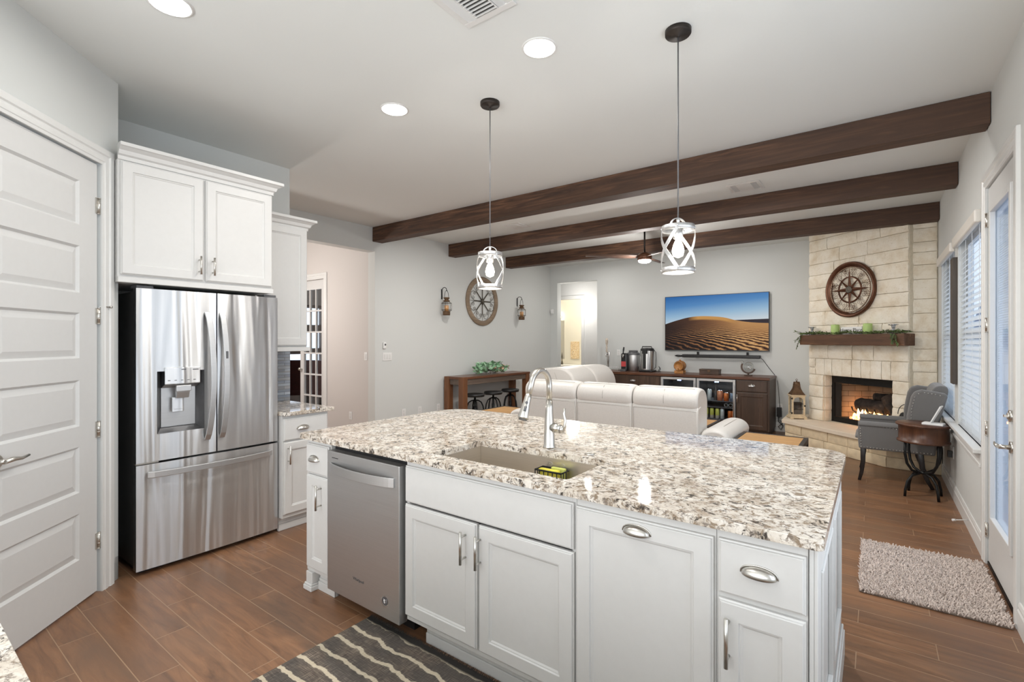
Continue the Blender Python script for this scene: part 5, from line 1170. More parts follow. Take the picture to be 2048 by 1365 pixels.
t = thing('greenery_bunch', 'bunch of green leaves with faded pink flowers on the console table', 'artificial plant', (-5.30, 6.53, 0.889))
def leafm(m, c, L, w, yaw, pitch, roll=0):
    M = Matrix.Translation(c) @ Matrix.Rotation(yaw, 4, 'Z') @ Matrix.Rotation(-pitch, 4, 'Y') @ Matrix.Rotation(roll, 4, 'X')
    m.add([(0, 0, 0), (L*0.35, w*0.5, L*0.04), (L*0.75, w*0.38, L*0.02), (L, 0, -L*0.05), (L*0.75, -w*0.38, L*0.02), (L*0.35, -w*0.5, L*0.04), (L*0.5, 0, -L*0.02)], [(0, 6, 1), (1, 6, 2), (2, 6, 3), (3, 6, 4), (4, 6, 5), (5, 6, 0)], M, True)
random.seed(11); m = MB(); m2 = MB(); m3 = MB()
for k in range(150):
    y = random.uniform(-0.42, 0.36); h = max(0.0, 0.17*(1-(abs(y+0.02)/0.50)**1.6)); zc = random.uniform(0.02, 0.03+h); leafm(m, (random.uniform(-0.09, 0.09), y, zc), random.uniform(0.06, 0.105), random.uniform(0.045, 0.075), random.uniform(0, 2*PI), random.uniform(-0.05, 0.9), random.uniform(-1, 1))
for k in range(5): leafm(m, (0.02*k-0.04, 0.10+0.05*random.random(), 0.15), 0.11, 0.08, random.uniform(0.3, 1.6), 0.7)
for k in range(60): y = random.uniform(0.05, 0.42); leafm(m2, (random.uniform(-0.07, 0.09), y, random.uniform(0.03, 0.13)), 0.045, 0.035, random.uniform(0, 2*PI), random.uniform(-0.5, 1.2), random.uniform(-1, 1))
for k in range(14):
    y0 = random.uniform(-0.15, 0.15); m3.tube([(0, y0, 0.006), (random.uniform(-.03, .03), y0+random.uniform(-.2, .2), 0.05), (random.uniform(-.05, .05), y0+random.uniform(-.3, .3), random.uniform(0.03, 0.14))], 0.003, 5)
m.build('leaves', LEAFG, t, fix=False); m2.build('flowers', PINK, t, fix=False); m3.build('stems', WIRE, t)

# ---- left wall: lantern sconces, wheel, plates
def sconce(y, z, label):
    t = thing('lantern_sconce', label, 'wall lantern', (XL, y, z), 0, 'hanging candle lanterns on the left wall')
    m = MB(); m.box(0.0, 0.008, -0.012, 0.012, 0.26, 0.42)
    pts = [(0.008, 0, 0.30), (0.010, 0, 0.40)]+[(0.010+0.050*(1-math.cos(math.radians(a))), 0, 0.40+0.045*math.sin(math.radians(a))) for a in range(15, 181, 15)]+[(0.112, 0, 0.385), (0.122, 0, 0.392)]
    m.tube(pts, 0.0055, 8); m.build('wall_hook', BLACKM, t)
    cx = 0.110
    m = MB(); m.tube([(cx, 0.045*math.cos(a)*1.0, 0.285+0.11*math.sin(a)) for a in [PI*k/14 for k in range(15)]], 0.0035, 6); m.build('bail_handle', BLACKM, t)
    m = MB(); m.lathe([(0.030, 0.285), (0.048, 0.283), (0.046, 0.262), (0.034, 0.258), (0.034, 0.240), (0.052, 0.234), (0.052, 0.222), (0.04, 0.214)], (cx, 0, 0), 20); m.build('cap', RUST, t)
    m = MB(); m.lathe([(0.045, 0.214), (0.078, 0.190), (0.080, 0.085), (0.056, 0.062)], (cx, 0, 0), 24, cap=False); m.build('glass_chimney', ACRYL, t)
    m = MB()
    for zz in (0.192, 0.083): m.lathe([(0.080, zz-0.003), (0.084, zz), (0.080, zz+0.003)], (cx, 0, 0), 24, cap=False)
    for k in range(6): a = PI/3*k; m.tube([(cx+0.048*math.cos(a), 0.048*math.sin(a), 0.216), (cx+0.084*math.cos(a), 0.084*math.sin(a), 0.19), (cx+0.084*math.cos(a), 0.084*math.sin(a), 0.083), (cx+0.06*math.cos(a), 0.06*math.sin(a), 0.06)], 0.0025, 5)
    m.build('cage', WIRE, t)
    m = MB(); m.lathe([(0.055, 0.0), (0.058, 0.012), (0.058, 0.050), (0.062, 0.062), (0.040, 0.066)], (cx, 0, 0), 20); m.build('base', RUST, t)
    m = MB(); m.lathe([(0.034, 0.066), (0.034, 0.150), (0.030, 0.155), (0.004, 0.150)], (cx, 0, 0), 18); m.build('candle', WAX, t)
sconce(5.605, 1.865, 'hanging candle lantern on the left wall, nearer the kitchen')
sconce(7.66, 1.865, 'hanging candle lantern on the left wall, nearer the far corner')
t = thing('wheel_wall_decor', 'round weathered wood wheel with wire flower scrolls on the left wall', 'wall decor', (XL, 6.60, 2.155))
RX = Matrix.Rotation(PI/2, 4, 'Y')                              # lathe axis -> +x
m = MB(); m.lathe([(0.345, 0.003), (0.430, 0.003), (0.432, 0.022), (0.425, 0.030), (0.352, 0.030), (0.345, 0.024), (0.345, 0.003)], seg=64, M=RX, cap=False); m.build('rim', WHEELW, t)
m = MB(); P = lambda r, a, d=0.016: (d, r*math.cos(a), r*math.sin(a))
for k in range(8):
    a = PI/4*k+PI/8
    for sg in (1, -1):
        m.tube([P(0.02, a), P(0.12, a+sg*0.34), P(0.22, a+sg*0.36), P(0.30, a+sg*0.22), P(0.335, a+sg*0.02)], 0.0038, 6)
        sp = []
        for q in range(15): u = q/14; sp.append(Vector(P(0.255, a+sg*0.17))+Vector((0, math.cos(a+sg*(2+u*8)), math.sin(a+sg*(2+u*8))))*(0.034*(1-u*0.75)))
        m.tube(sp, 0.003, 5)
    m.tube([P(0.02, a+PI/8), P(0.17, a+PI/8), P(0.345, a+PI/8)], 0.003, 5)
m.ell((0.018, 0, 0), (0.014, 0.03, 0.03), 14, 8)
for k in range(12): a = PI/6*k; m.tube([P(0.02, a, 0.024), P(0.045, a+0.2, 0.026), P(0.055, a+0.1, 0.018)], 0.004, 5)
m.build('wire_scrolls', WIRE, t)
def plate(label, loc, rot, gang=1, kind='switch'):
    w = 0.035+0.023*(gang-1)
    t = thing('wall_outlet' if kind == 'outlet' else 'light_switch', label, 'outlet' if kind == 'outlet' else 'light switch', loc, rot, 'white wall plates')
    m = MB(); m.box(-w, w, -0.006, 0, 0, 0.115); m.build('cover_plate', WHITEP, t, 0.003)
    for g in range(gang):
        x = -w+0.035+0.046*g if gang > 1 else 0
        if kind == 'outlet':
            m = MB(); m.box(-0.016, 0.016, -0.009, -0.006, 0.02, 0.052); m.box(-0.016, 0.016, -0.009, -0.006, 0.063, 0.095); m.build('receptacle', TRIM, t, 0.004)
        else: m = MB(); m.box(x-0.016, x+0.016, -0.010, -0.006, 0.024, 0.091); m.build('rocker', TRIM, t, 0.002)
plate('triple white light switch on the left wall beside the wide opening', (XL, 4.515, 1.175), 90, 3)
plate('white outlet low on the left wall, nearest the wide opening', (XL, 4.82, 0.34), 90, 1, 'outlet')
plate('white outlet low on the left wall, middle of three', (XL, 5.135, 0.34), 90, 1, 'outlet')
plate('white outlet low on the left wall, next to the console table', (XL, 5.53, 0.34), 90, 1, 'outlet')
plate('white light switch on the hall wall inside the wide opening', (-5.775, 4.305, 1.18), 0, 1)
plate('white outlet low on the hall wall inside the wide opening', (-6.13, 4.305, 0.31), 0, 1, 'outlet')
plate('white outlet on the far wall above the bar top', (-4.01, YB, 1.17), 0, 1, 'outlet')
plate('white outlet on the far wall beside the end of the bar cabinets', (-1.225, YB, 0.33), 0, 1, 'outlet')
plate('white outlet with a black plug on the right wall below the window', (XR, 6.10, 0.36), -90, 1, 'outlet')
m = MB(); m.box(XR-0.045, XR-0.0095, 6.08, 6.12, 0.37, 0.43); solo('black_plug', m, BLACKP, 'black plug in the outlet on the right wall by the drum table', 'plug', bev=0.004)
t = thing('thermostat', 'small white thermostat with a dark dial above the triple switch', 'thermostat', (XL, 4.462, 1.345), 90)
m = MB(); m.box(-0.028, 0.028, -0.022, 0, 0, 0.095); m.build('case', WHITEP, t, 0.012); m = MB(); m.cyl((0.004, -0.022, 0.058), (0.004, -0.025, 0.058), 0.014, seg=18); m.build('dial', GREYP, t)
m = MB(); m.box(XL+0.025, XL+0.085, YB-0.045, YB, 2.04, 2.13); solo('motion_sensor', m, WHITEP, 'small white motion sensor in the corner left of the far doorway', 'sensor', bev=0.008)

# ================================================================ FIREPLACE CORNER
FA = -41.5; FO = Vector((-0.77, 8.416, 0))
FM = Matrix.Translation(FO) @ Matrix.Rotation(math.radians(FA), 4, 'Z')
FI = FM.inverted()
fp = thing('fireplace', 'corner fireplace of cream limestone blocks with a raised hearth and a burning fire', 'fireplace', FO, FA)
rs = random.Random(21)
def block(m, x0, x1, z0, z1, M=None, d=0.030, amp=0.013, back=0.0, nx=None, nz=None):
    """rough-faced stone block, front towards -y"""
    g = 0.0038; x0 += g; x1 -= g; z0 += g; z1 -= g
    nx = nx or max(4, int((x1-x0)/0.028)); nz = nz or max(4, int((z1-z0)/0.028)); off = rs.uniform(0, 90); base_d = d+rs.uniform(-0.006, 0.008)
    vs = []
    for i in range(nx+1):
        for j in range(nz+1):
            x = x0+(x1-x0)*i/nx; z = z0+(z1-z0)*j/nz
            e = min(i, nx-i, j, nz-j); h = base_d*(0.72 if e == 0 else 0.97 if e == 1 else 1.0)
            if e == 0 and min(i, nx-i) == 0 and min(j, nz-j) == 0: h = base_d*0.45
            q = Vector((x*9+off, z*9, off*0.3)); h += amp*(noise.noise(q)+0.5*noise.noise(q*2.7))*(0.35 if e == 0 else 1)
            jx = 0.004*noise.noise(Vector((x*30, z*30, off))) if e == 0 else 0
            vs.append((x+jx, back-max(h, 0.004), z+jx))
    W_ = nz+1
    m.add(vs, [(i*W_+j, (i+1)*W_+j, (i+1)*W_+j+1, i*W_+j+1) for i in range(nx) for j in range(nz)], M, True)
    ring = [i*W_ for i in range(nx+1)] + [nx*W_+j for j in range(1, nz+1)] + [i*W_+nz for i in range(nx-1, -1, -1)] + [j for j in range(nz-1, 0, -1)]
    R_ = [vs[k] for k in ring]; n = len(R_)
    m.add(R_+[(p[0], back+0.004, p[2]) for p in R_], [(k, n+k, n+(k+1) % n, (k+1) % n) for k in range(n)], M)
def course(m, x0, x1, z0, z1, wmin, wmax, M=None, **kw):
    x = x0
    while x < x1-1e-4:
        w = rs.uniform(wmin, wmax)
        if x1-(x+w) < wmin: w = x1-x
        if rs.random() < 0.18 and z1-z0 > 0.17 and w < 0.5:
            zm = z0+(z1-z0)*rs.uniform(0.42, 0.58); block(m, x, x+w, z0, zm, M, **kw); block(m, x, x+w, zm, z1, M, **kw)
        else: block(m, x, x+w, z0, z1, M, **kw)
        x += w
FL = 1.473; OX0, OX1, OZ0, OZ1 = 0.252, 1.268, 0.312, 0.970
m = MB()
z = OZ0
for h in (0.155, 0.18, 0.165, 0.158): block(m, 0, OX0, z, z+h); block(m, OX1, FL, z, z+h); z += h
x = 0.115
block(m, 0, 0.115, OZ1, OZ1+0.105); block(m, 0, 0.115, OZ1+0.105, OZ1+0.235)
while x < 1.20: w = rs.uniform(0.115, 0.16); w = w if x+w < 1.14 else 1.255-x; block(m, x, x+w, OZ1, OZ1+0.235); x += w
block(m, 1.255, FL, OZ1, OZ1+0.235)
course(m, 0, FL, OZ1+0.235, 1.40, 0.22, 0.42); block(m, 0, FL, 1.40, 1.545, nx=12, nz=4)
z = 1.545
for h in (0.13, 0.20, 0.165, 0.175, 0.19, 0.16, 0.185, 0.165, 0.113): course(m, 0, FL, z, min(z+h, CE-0.002), 0.26, 0.66); z += h
m.build('chimney_face', STONE, fp)
m = MB()                                                           # mortar core and side return
m.box(0, OX0, 0, 0.30, 0, CE-0.003); m.box(OX1, FL, 0, 0.12, 0, CE-0.003); m.box(OX0, OX1, 0, 0.30, OZ1, CE-0.003); m.box(OX0, OX1, 0.0, 0.13, 0, OZ0)
m.prism([(-0.77, 8.416), (-0.50, 8.42), (-0.50, YB-0.004), (-0.77, YB-0.004)], 0, CE-0.003, FI)
m.build('mortar_core', MORTAR, fp)
m = MB(); z = OZ0                                                  # stone jambs of the opening
for h in (0.155, 0.18, 0.165, 0.158):
    for X, sg in ((OX0, 1), (OX1, -1)):
        Mj = Matrix.Translation((X, 0, 0)) @ Matrix.Rotation(math.radians(90*sg), 4, 'Z')
        block(m, *((0.005, 0.125) if sg > 0 else (-0.125, -0.005)), z, z+h, Mj, d=0.012, amp=0.006)
    z += h
m.build('opening_jambs', STONE, fp)
CM = FI @ Matrix.Translation((0.337, 7.500, 0))
m = MB(); z = 0.31
for h in (0.20, 0.23, 0.16, 0.19, 0.13, 0.14, 0.20, 0.22, 0.17, 0.23, 0.17, 0.15, 0.12, 0.16, 0.25):
    if z+h > CE-0.002: h = CE-0.002-z
    if h > 0.03: block(m, 0.0, 0.243, z, z+h, CM, amp=0.008)
    z += h
m.build('side_column', STONE, fp)
m = MB(); m.box(0.0, 0.249, 0.0, 0.15, 0.0, CE-0.003, CM); m.build('column_core', MORTAR, fp)
# hearth: stone front along two edges, smooth cap on top
HP = [(-1.06, 8.095), (0.10, 7.055), (0.582, 7.000), (0.582, 7.49), (0.33, 7.47), (-0.70, 8.38), (-0.70, 8.60), (-1.06, YB-0.006)]
m = MB(); m.prism([(-1.055, 8.12), (0.105, 7.08), (0.582, 7.025), (0.582, 7.49), (0.33, 7.47), (-0.5, 8.20), (-0.5, YB-0.006), (-1.055, YB-0.006)], 0, 0.256, FI); m.build('hearth_core', MORTAR, fp)
m = MB()
for (ax, ay), (bx, by) in ((HP[0], HP[1]), (HP[1], HP[2])):
    L = math.hypot(bx-ax, by-ay); Mh = FI @ Matrix.Translation((ax, ay, 0)) @ Matrix.Rotation(math.atan2(by-ay, bx-ax), 4, 'Z')
    course(m, 0, L, 0.0, 0.128, 0.22, 0.44, Mh, d=0.018, amp=0.008, back=0.02); course(m, 0, L, 0.128, 0.256, 0.22, 0.44, Mh, d=0.018, amp=0.008, back=0.02)
Mh = FI @ Matrix.Translation((-1.06, YB-0.01, 0)) @ Matrix.Rotation(-PI/2, 4, 'Z'); course(m, 0, 0.75, 0.0, 0.256, 0.2, 0.35, Mh, d=0.018, amp=0.008, back=0.02)
m.build('hearth_front', plain('hearth_stone', sc(226, 208, 176), 0.9, var=0.10, nscale=14, bump=0.5), fp)
m = MB(); m.prism([(-1.095, 8.085), (0.088, 7.022), (0.582, 6.968), (0.582, 7.49), (0.33, 7.47), (-0.5, 8.20), (-0.5, YB-0.006), (-1.095, YB-0.006)], 0.257, 0.311, FI); m.build('hearth_cap', CAPST, fp, 0.006)
# firebox
IB = NT('firebrick_panel'); tcn = IB.n('ShaderNodeTexCoord'); spn = IB.n('ShaderNodeSeparateXYZ'); IB.l(tcn.outputs['Object'], spn.inputs[0]); cbn = IB.n('ShaderNodeCombineXYZ')
IB.l(IB.math('ADD', spn.outputs[0], spn.outputs[1]), cbn.inputs[0]); IB.l(spn.outputs[2], cbn.inputs[1]); br = IB.n('ShaderNodeTexBrick'); IB.l(cbn.outputs[0], br.inputs['Vector'])
br.inputs['Scale'].default_value = 1; br.inputs['Brick Width'].default_value = 0.22; br.inputs['Row Height'].default_value = 0.075; br.inputs['Mortar Size'].default_value = 0.003
br.inputs['Color1'].default_value = sc(170, 140, 112); br.inputs['Color2'].default_value = sc(184, 154, 124); br.inputs['Mortar'].default_value = sc(90, 70, 56); IB.set(Base_Color=br.outputs[0], Roughness=0.9)
m = MB(); fy0, fy1 = 0.135, 0.56
A = [(OX0+0.05, fy0), (OX1-0.04, fy0), (OX1-0.20, fy1), (OX0+0.22, fy1)]
m.add([(x, y, zz) for zz in (0.36, 0.90) for x, y in A], [(1, 2, 6, 5), (2, 3, 7, 6), (3, 0, 4, 7)]); m.build('firebrick_walls', IB.m, fp, fix=False)
m = MB(); m.add([(x, y, 0.385) for x, y in A], [(0, 1, 2, 3)]); m.add([(x, y, 0.90) for x, y in A], [(3, 2, 1, 0)]); m.build('firebox_floor', plain('soot_floor', (0.03, 0.026, 0.024, 1), 0.95, var=0.4), fp, fix=False)
m = MB()
for q in ((OX0, OX0+0.055, OZ0, OZ1), (OX1-0.045, OX1, OZ0, OZ1), (OX0+0.055, OX1-0.045, OZ1-0.105, OZ1), (OX0+0.055, OX1-0.045, OZ0, OZ0+0.075)): m.box(q[0], q[1], 0.118, 0.14, q[2], q[3])
m.build('firebox_frame', BLACKM, fp, 0.003)
m = MB()
for k in range(18): x = OX0+0.06+k*0.0055; m.box(x, x+0.003, 0.128, 0.136, 0.39, 0.86)
m.build('folded_mesh_screen', plain('mesh_screen_dark', (0.04, 0.034, 0.03, 1), 0.6, 0.4), fp)
t = thing('fire_grate', 'black iron log grate inside the fireplace', 'grate', FM @ Vector((0.84, 0.33, 0.386)), FA)
m = MB()
for k in range(6): x = -0.28+k*0.112; m.tube([(x, -0.19, 0.17), (x, -0.165, 0.115), (x, -0.12, 0.095), (x, 0.13, 0.095)], 0.009, 8)
m.build('curved_bars', BLACKM, t); m = MB(); m.cyl((-0.30, -0.10, 0.085), (0.30, -0.10, 0.085), 0.009, seg=8); m.cyl((-0.30, 0.10, 0.085), (0.30, 0.10, 0.085), 0.009, seg=8)
for x in (-0.24, 0.24):
    for y in (-0.1, 0.1): m.cyl((x, y, 0), (x, y, 0.085), 0.008, seg=8)
m.build('cross_bars', BLACKM, t)
def m_log():
    t = NT('charred_log'); v = t.coord((6, 6, 6)); n = t.noise(v, 1.2, 5, 0.65); t.set(Base_Color=t.ramp(n, [(0.35, (0.008, 0.006, 0.005, 1)), (0.6, (0.045, 0.030, 0.022, 1)), (0.75, (0.16, 0.11, 0.08, 1))]), Roughness=0.95); t.bump(n, 0.8, 0.02); return t.m
LOGM = m_log()
def log(a, b, r, label):
    a, b = Vector(a), Vector(b); m = MB(); N = 12; S = 18; d = (b-a).normalized(); u = d.orthogonal().normalized(); w = d.cross(u); vs = []; off = rs.uniform(0, 50)
    for i in range(N+1):
        p = a+(b-a)*i/N
        for k in range(S):
            an = 2*PI*k/S; rr = r*(1+0.16*noise.noise(Vector((math.cos(an)*1.6+off, math.sin(an)*1.6, i*0.5)))+0.05*noise.noise(Vector((k*1.9, i*0.9, off))))*(0.93 if i in (0, N) else 1); vs.append(p+(u*math.cos(an)+w*math.sin(an))*rr)
    m.add(vs, [(i*S+k, i*S+(k+1) % S, (i+1)*S+(k+1) % S, (i+1)*S+k) for i in range(N) for k in range(S)], FM, True); m.add(vs, [tuple(range(S-1, -1, -1)), tuple(range(N*S, (N+1)*S))], FM)
    solo('fire_log', m, LOGM, label, 'log', 'logs burning in the fireplace')
log((0.56, 0.26, 0.585), (0.98, 0.27, 0.58), 0.085, 'charred log lying across the front of the fire')
log((0.62, 0.42, 0.57), (1.06, 0.42, 0.57), 0.065, 'dark log at the back of the fire')
log((0.80, 0.24, 0.715), (0.92, 0.42, 0.70), 0.050, 'short black log on top of the pile')
log((0.99, 0.24, 0.735), (1.15, 0.24, 0.515), 0.080, 'greyish log leaning at the right side of the fire')
FLAME = NT('fire_glow'); fn_ = FLAME.noise(FLAME.coord((20, 20, 12)), 1.0, 4); FLAME.set(Base_Color=(0, 0, 0, 1), Emission_Color=FLAME.ramp(fn_, [(0.3, (1.0, 0.18, 0.03, 1)), (0.5, (1.0, 0.55, 0.18, 1)), (0.65, (1.0, 0.85, 0.55, 1))]), Emission_Strength=8.0)
t = thing('fire', 'flames and glowing embers under the logs', 'fire', FM @ Vector((0.84, 0.30, 0.39)), FA)
m = MB(); random.seed(4)
for k in range(44):
    x = random.uniform(-0.24, 0.36); y = random.uniform(-0.17, 0.08); h = random.uniform(0.07, 0.15); r = random.uniform(0.012, 0.026); lean = random.uniform(-0.03, 0.03)
    m.tube([(x, y, 0.0), (x+lean*0.3, y, h*0.35), (x+lean, y, h*0.75), (x+lean*1.4, y, h)], [r*0.8, r, r*0.55, 0.002], 8)
m.build('flames', FLAME.m, t, fix=False)
m = MB()
for k in range(60): m.ell((random.uniform(-0.30, 0.32), random.uniform(-0.17, 0.14), random.uniform(0, 0.012)), (random.uniform(.008, .022),)*3, 7, 5)
o = m.build('embers', emis('ember_glow', (1.0, 0.25, 0.10, 1), 2.2), t, fix=False); o['kind'] = 'stuff'
point('fire_light', FM @ Vector((0.70, 0.36, 0.52)), 11, (1.0, 0.50, 0.20), 0.06)

# mantel and what stands on it (all in the fireplace's own axes)
t = thing('mantel_shelf', 'thick dark brown wooden mantel beam on the stone fireplace', 'mantel', FM @ Vector((0.0, 0, 1.40)), FA)
m = MB(); m.box(0.03, 1.57, -0.205, -0.046, 0.0, 0.142); m.build('beam', MANTEL, t, 0.006)
m = MB(); m.box(0.05, 1.43, -0.050, -0.012, 0.02, 0.12); m.build('wall_cleat', MANTEL, t)
MZ = 1.543
def on_mantel(name, label, cat, x, y=-0.125, group=None): return thing(name, label, cat, FM @ Vector((x, y, MZ)), FA, group)
for x, lab in ((0.555, 'green pillar candle on the mantel left of the small sign'), (1.035, 'green pillar candle on the mantel right of the small sign')):
    t = on_mantel('pillar_candle', lab, 'candle', x, -0.120, 'green pillar candles on the mantel')
    m = MB(); m.lathe([(0.048, 0.0), (0.050, 0.004), (0.050, 0.128), (0.044, 0.135), (0.012, 0.128), (0.003, 0.128)], seg=28); m.build('wax', GREEN, t); m = MB(); m.cyl((0, 0, 0.128), (0.002, 0, 0.142), 0.0018, seg=6); m.build('wick', INK, t)
t = on_mantel('mantel_sign', 'small white block sign with dark lettering between the green candles', 'sign', 0.80, -0.105)
m = MB(); m.box(-0.155, 0.155, -0.018, 0.018, 0, 0.098); m.build('block', PAPER, t, 0.003)
text_mesh('Happy Place', 0.066, 0.0006, Matrix.Translation((0, -0.0190, 0.055)) @ Matrix.Rotation(PI/2, 4, 'X')).build('lettering', INK, t, fix=False)
GLS = plain('cut_crystal', (0.55, 0.57, 0.60, 1), 0.08, 0.55, var=0.3, nscale=60)
for x, lab in ((0.17, 'crystal candle holder at the left end of the mantel'), (1.375, 'crystal candle holder at the right end of the mantel')):
    t = on_mantel('candle_holder', lab, 'candle holder', x, -0.125, 'crystal candle holders on the mantel')
    m = MB(); m.lathe([(0.040, 0), (0.042, 0.008), (0.018, 0.020), (0.020, 0.045), (0.014, 0.060), (0.022, 0.085), (0.024, 0.098)], seg=12, smooth=False); m.build('stem', GLS, t)
    m = MB(); m.lathe([(0.024, 0.098), (0.050, 0.104), (0.054, 0.112), (0.050, 0.116), (0.002, 0.112)], seg=20); m.build('dish', CHROME, t)
t = on_mantel('leaf_garland', 'thin green leafy garland draped along the mantel top', 'garland', 0.80, -0.125)
m = MB(); ms = MB(); random.seed(9)
pts = [(-0.80+1.58*k/40, -0.045+0.02*math.sin(k*0.9), 0.010+0.006*math.sin(k*1.7)) for k in range(41)]; ms.tube(pts, 0.004, 6)
for k in range(760):
    u = random.random(); x = -0.80+1.57*u; y = random.uniform(-0.078, 0.03); big = 0.6+0.5*math.sin(u*9)**2
    leafm(m, (x, y, random.uniform(0.006, 0.030*big)), random.uniform(0.030, 0.055), random.uniform(0.009, 0.016), random.uniform(0, 2*PI), random.uniform(-0.1, 0.9)*big, random.uniform(-1, 1))
def sprig(p, d, n):
    p = Vector(p); d = Vector(d); ms.tube([p, p+d*0.5+Vector((0, 0, 0.01)), p+d], 0.003, 5)
    for k in range(n): q = p+d*(k/n); leafm(m, q, random.uniform(0.03, 0.05), 0.012, math.atan2(d.y, d.x)+random.uniform(-1.1, 1.1), math.atan2(d.z, math.hypot(d.x, d.y)+1e-6)+random.uniform(-0.6, 0.6), random.uniform(-1, 1))
sprig((-0.74, -0.06, 0.02), (-0.12, -0.02, 0.03), 12); sprig((-0.70, -0.086, 0.012), (-0.12, -0.03, -0.10), 12); sprig((-0.74, -0.086, 0.0), (-0.07, -0.01, -0.19), 14)
sprig((0.70, -0.05, 0.02), (0.13, -0.02, 0.01), 12); sprig((0.62, -0.086, 0.015), (0.03, -0.02, -0.12), 26); sprig((0.66, -0.088, 0.01), (0.05, -0.015, -0.14), 26); sprig((0.64, -0.09, 0.005), (0.02, -0.015, -0.08), 18)
o = m.build('leaves', LEAFD, t, fix=False); o['kind'] = 'stuff'; ms.build('vine', WIRE, t)
t = thing('compass_wheel', 'large brown compass wheel hung on the stone above the mantel', 'wall decor', FM @ Vector((0.717, -0.055, 2.14)), FA)
RY = Matrix.Rotation(PI/2, 4, 'X')
m = MB(); m.lathe([(0.305, -0.02), (0.330, -0.004), (0.352, 0.028), (0.368, 0.020), (0.372, -0.010), (0.365, -0.03), (0.305, -0.03), (0.305, -0.02)], seg=64, M=RY, cap=False); m.build('rim', BROWNM, t)
m = MB(); m.lathe([(0.292, 0.0), (0.300, 0.008), (0.306, 0.0), (0.300, -0.008), (0.292, 0.0)], seg=56, M=RY, cap=False)
for k in range(72): a = 2*PI*k/72; m.ell((0.298*math.cos(a), -0.006, 0.298*math.sin(a)), (0.0085, 0.006, 0.0085), 6, 5)
m.build('beaded_ring', plain('pale_beading', sc(150, 128, 108), 0.4, 0.6, var=0.2), t)
m = MB(); m.lathe([(0.160, 0.006), (0.178, 0.006), (0.178, -0.006), (0.160, -0.006), (0.160, 0.006)], seg=56, M=RY, cap=False); m.build('inner_ring', BROWNM, t)
for k in range(8):
    a = PI/4*k; L = 0.30 if k % 2 == 0 else 0.235; w = 0.028 if k % 2 == 0 else 0.022; m = MB(); M = Matrix.Rotation(-a, 4, 'Y')
    m.add([(0.03, -0.004, w), (0.03, -0.018, 0), (0.03, -0.004, -w), (L, -0.008, 0), (0.03, 0.004, 0)], [(0, 3, 1), (1, 3, 2), (2, 3, 4), (4, 3, 0)], M); m.build('compass_point', BROWNM, t)
m = MB(); m.lathe([(0.046, -0.004), (0.048, 0.018), (0.036, 0.024), (0.030, 0.020), (0.014, 0.026), (0.002, 0.026)], seg=28, M=RY); m.build('hub', WIRE, t)
m = MB()
def curl(cx, cz, r, a0, sg, n=14, turns=1.25):
    return [(cx+r*(1-0.72*q/n)*math.cos(a0+sg*turns*2*PI*q/n), -0.004, cz+r*(1-0.72*q/n)*math.sin(a0+sg*turns*2*PI*q/n)) for q in range(n+1)]
for k in range(12):
    a = PI/6*k+PI/12; c, s = math.cos(a), math.sin(a)
    m.tube([(0.178*c, -0.004, 0.178*s), (0.215*math.cos(a+0.06), -0.004, 0.215*math.sin(a+0.06)), (0.262*math.cos(a-0.03), -0.004, 0.262*math.sin(a-0.03)), (0.292*c, -0.004, 0.292*s)], 0.0024, 5)
    for sg in (-1, 1): m.tube(curl(0.222*math.cos(a+sg*0.15), 0.222*math.sin(a+sg*0.15), 0.025, a+PI, sg), 0.0019, 5); m.tube(curl(0.266*math.cos(a+sg*0.11), 0.266*math.sin(a+sg*0.11), 0.020, a, -sg), 0.0019, 5)
    if k % 2:
        for q in range(5): b_ = a+2*PI*q/5; m.ell((0.242*c+0.017*math.cos(b_), -0.007, 0.242*s+0.017*math.sin(b_)), (0.0065, 0.004, 0.0065), 7, 5)
m.build('scrollwork', BROWNM, t)

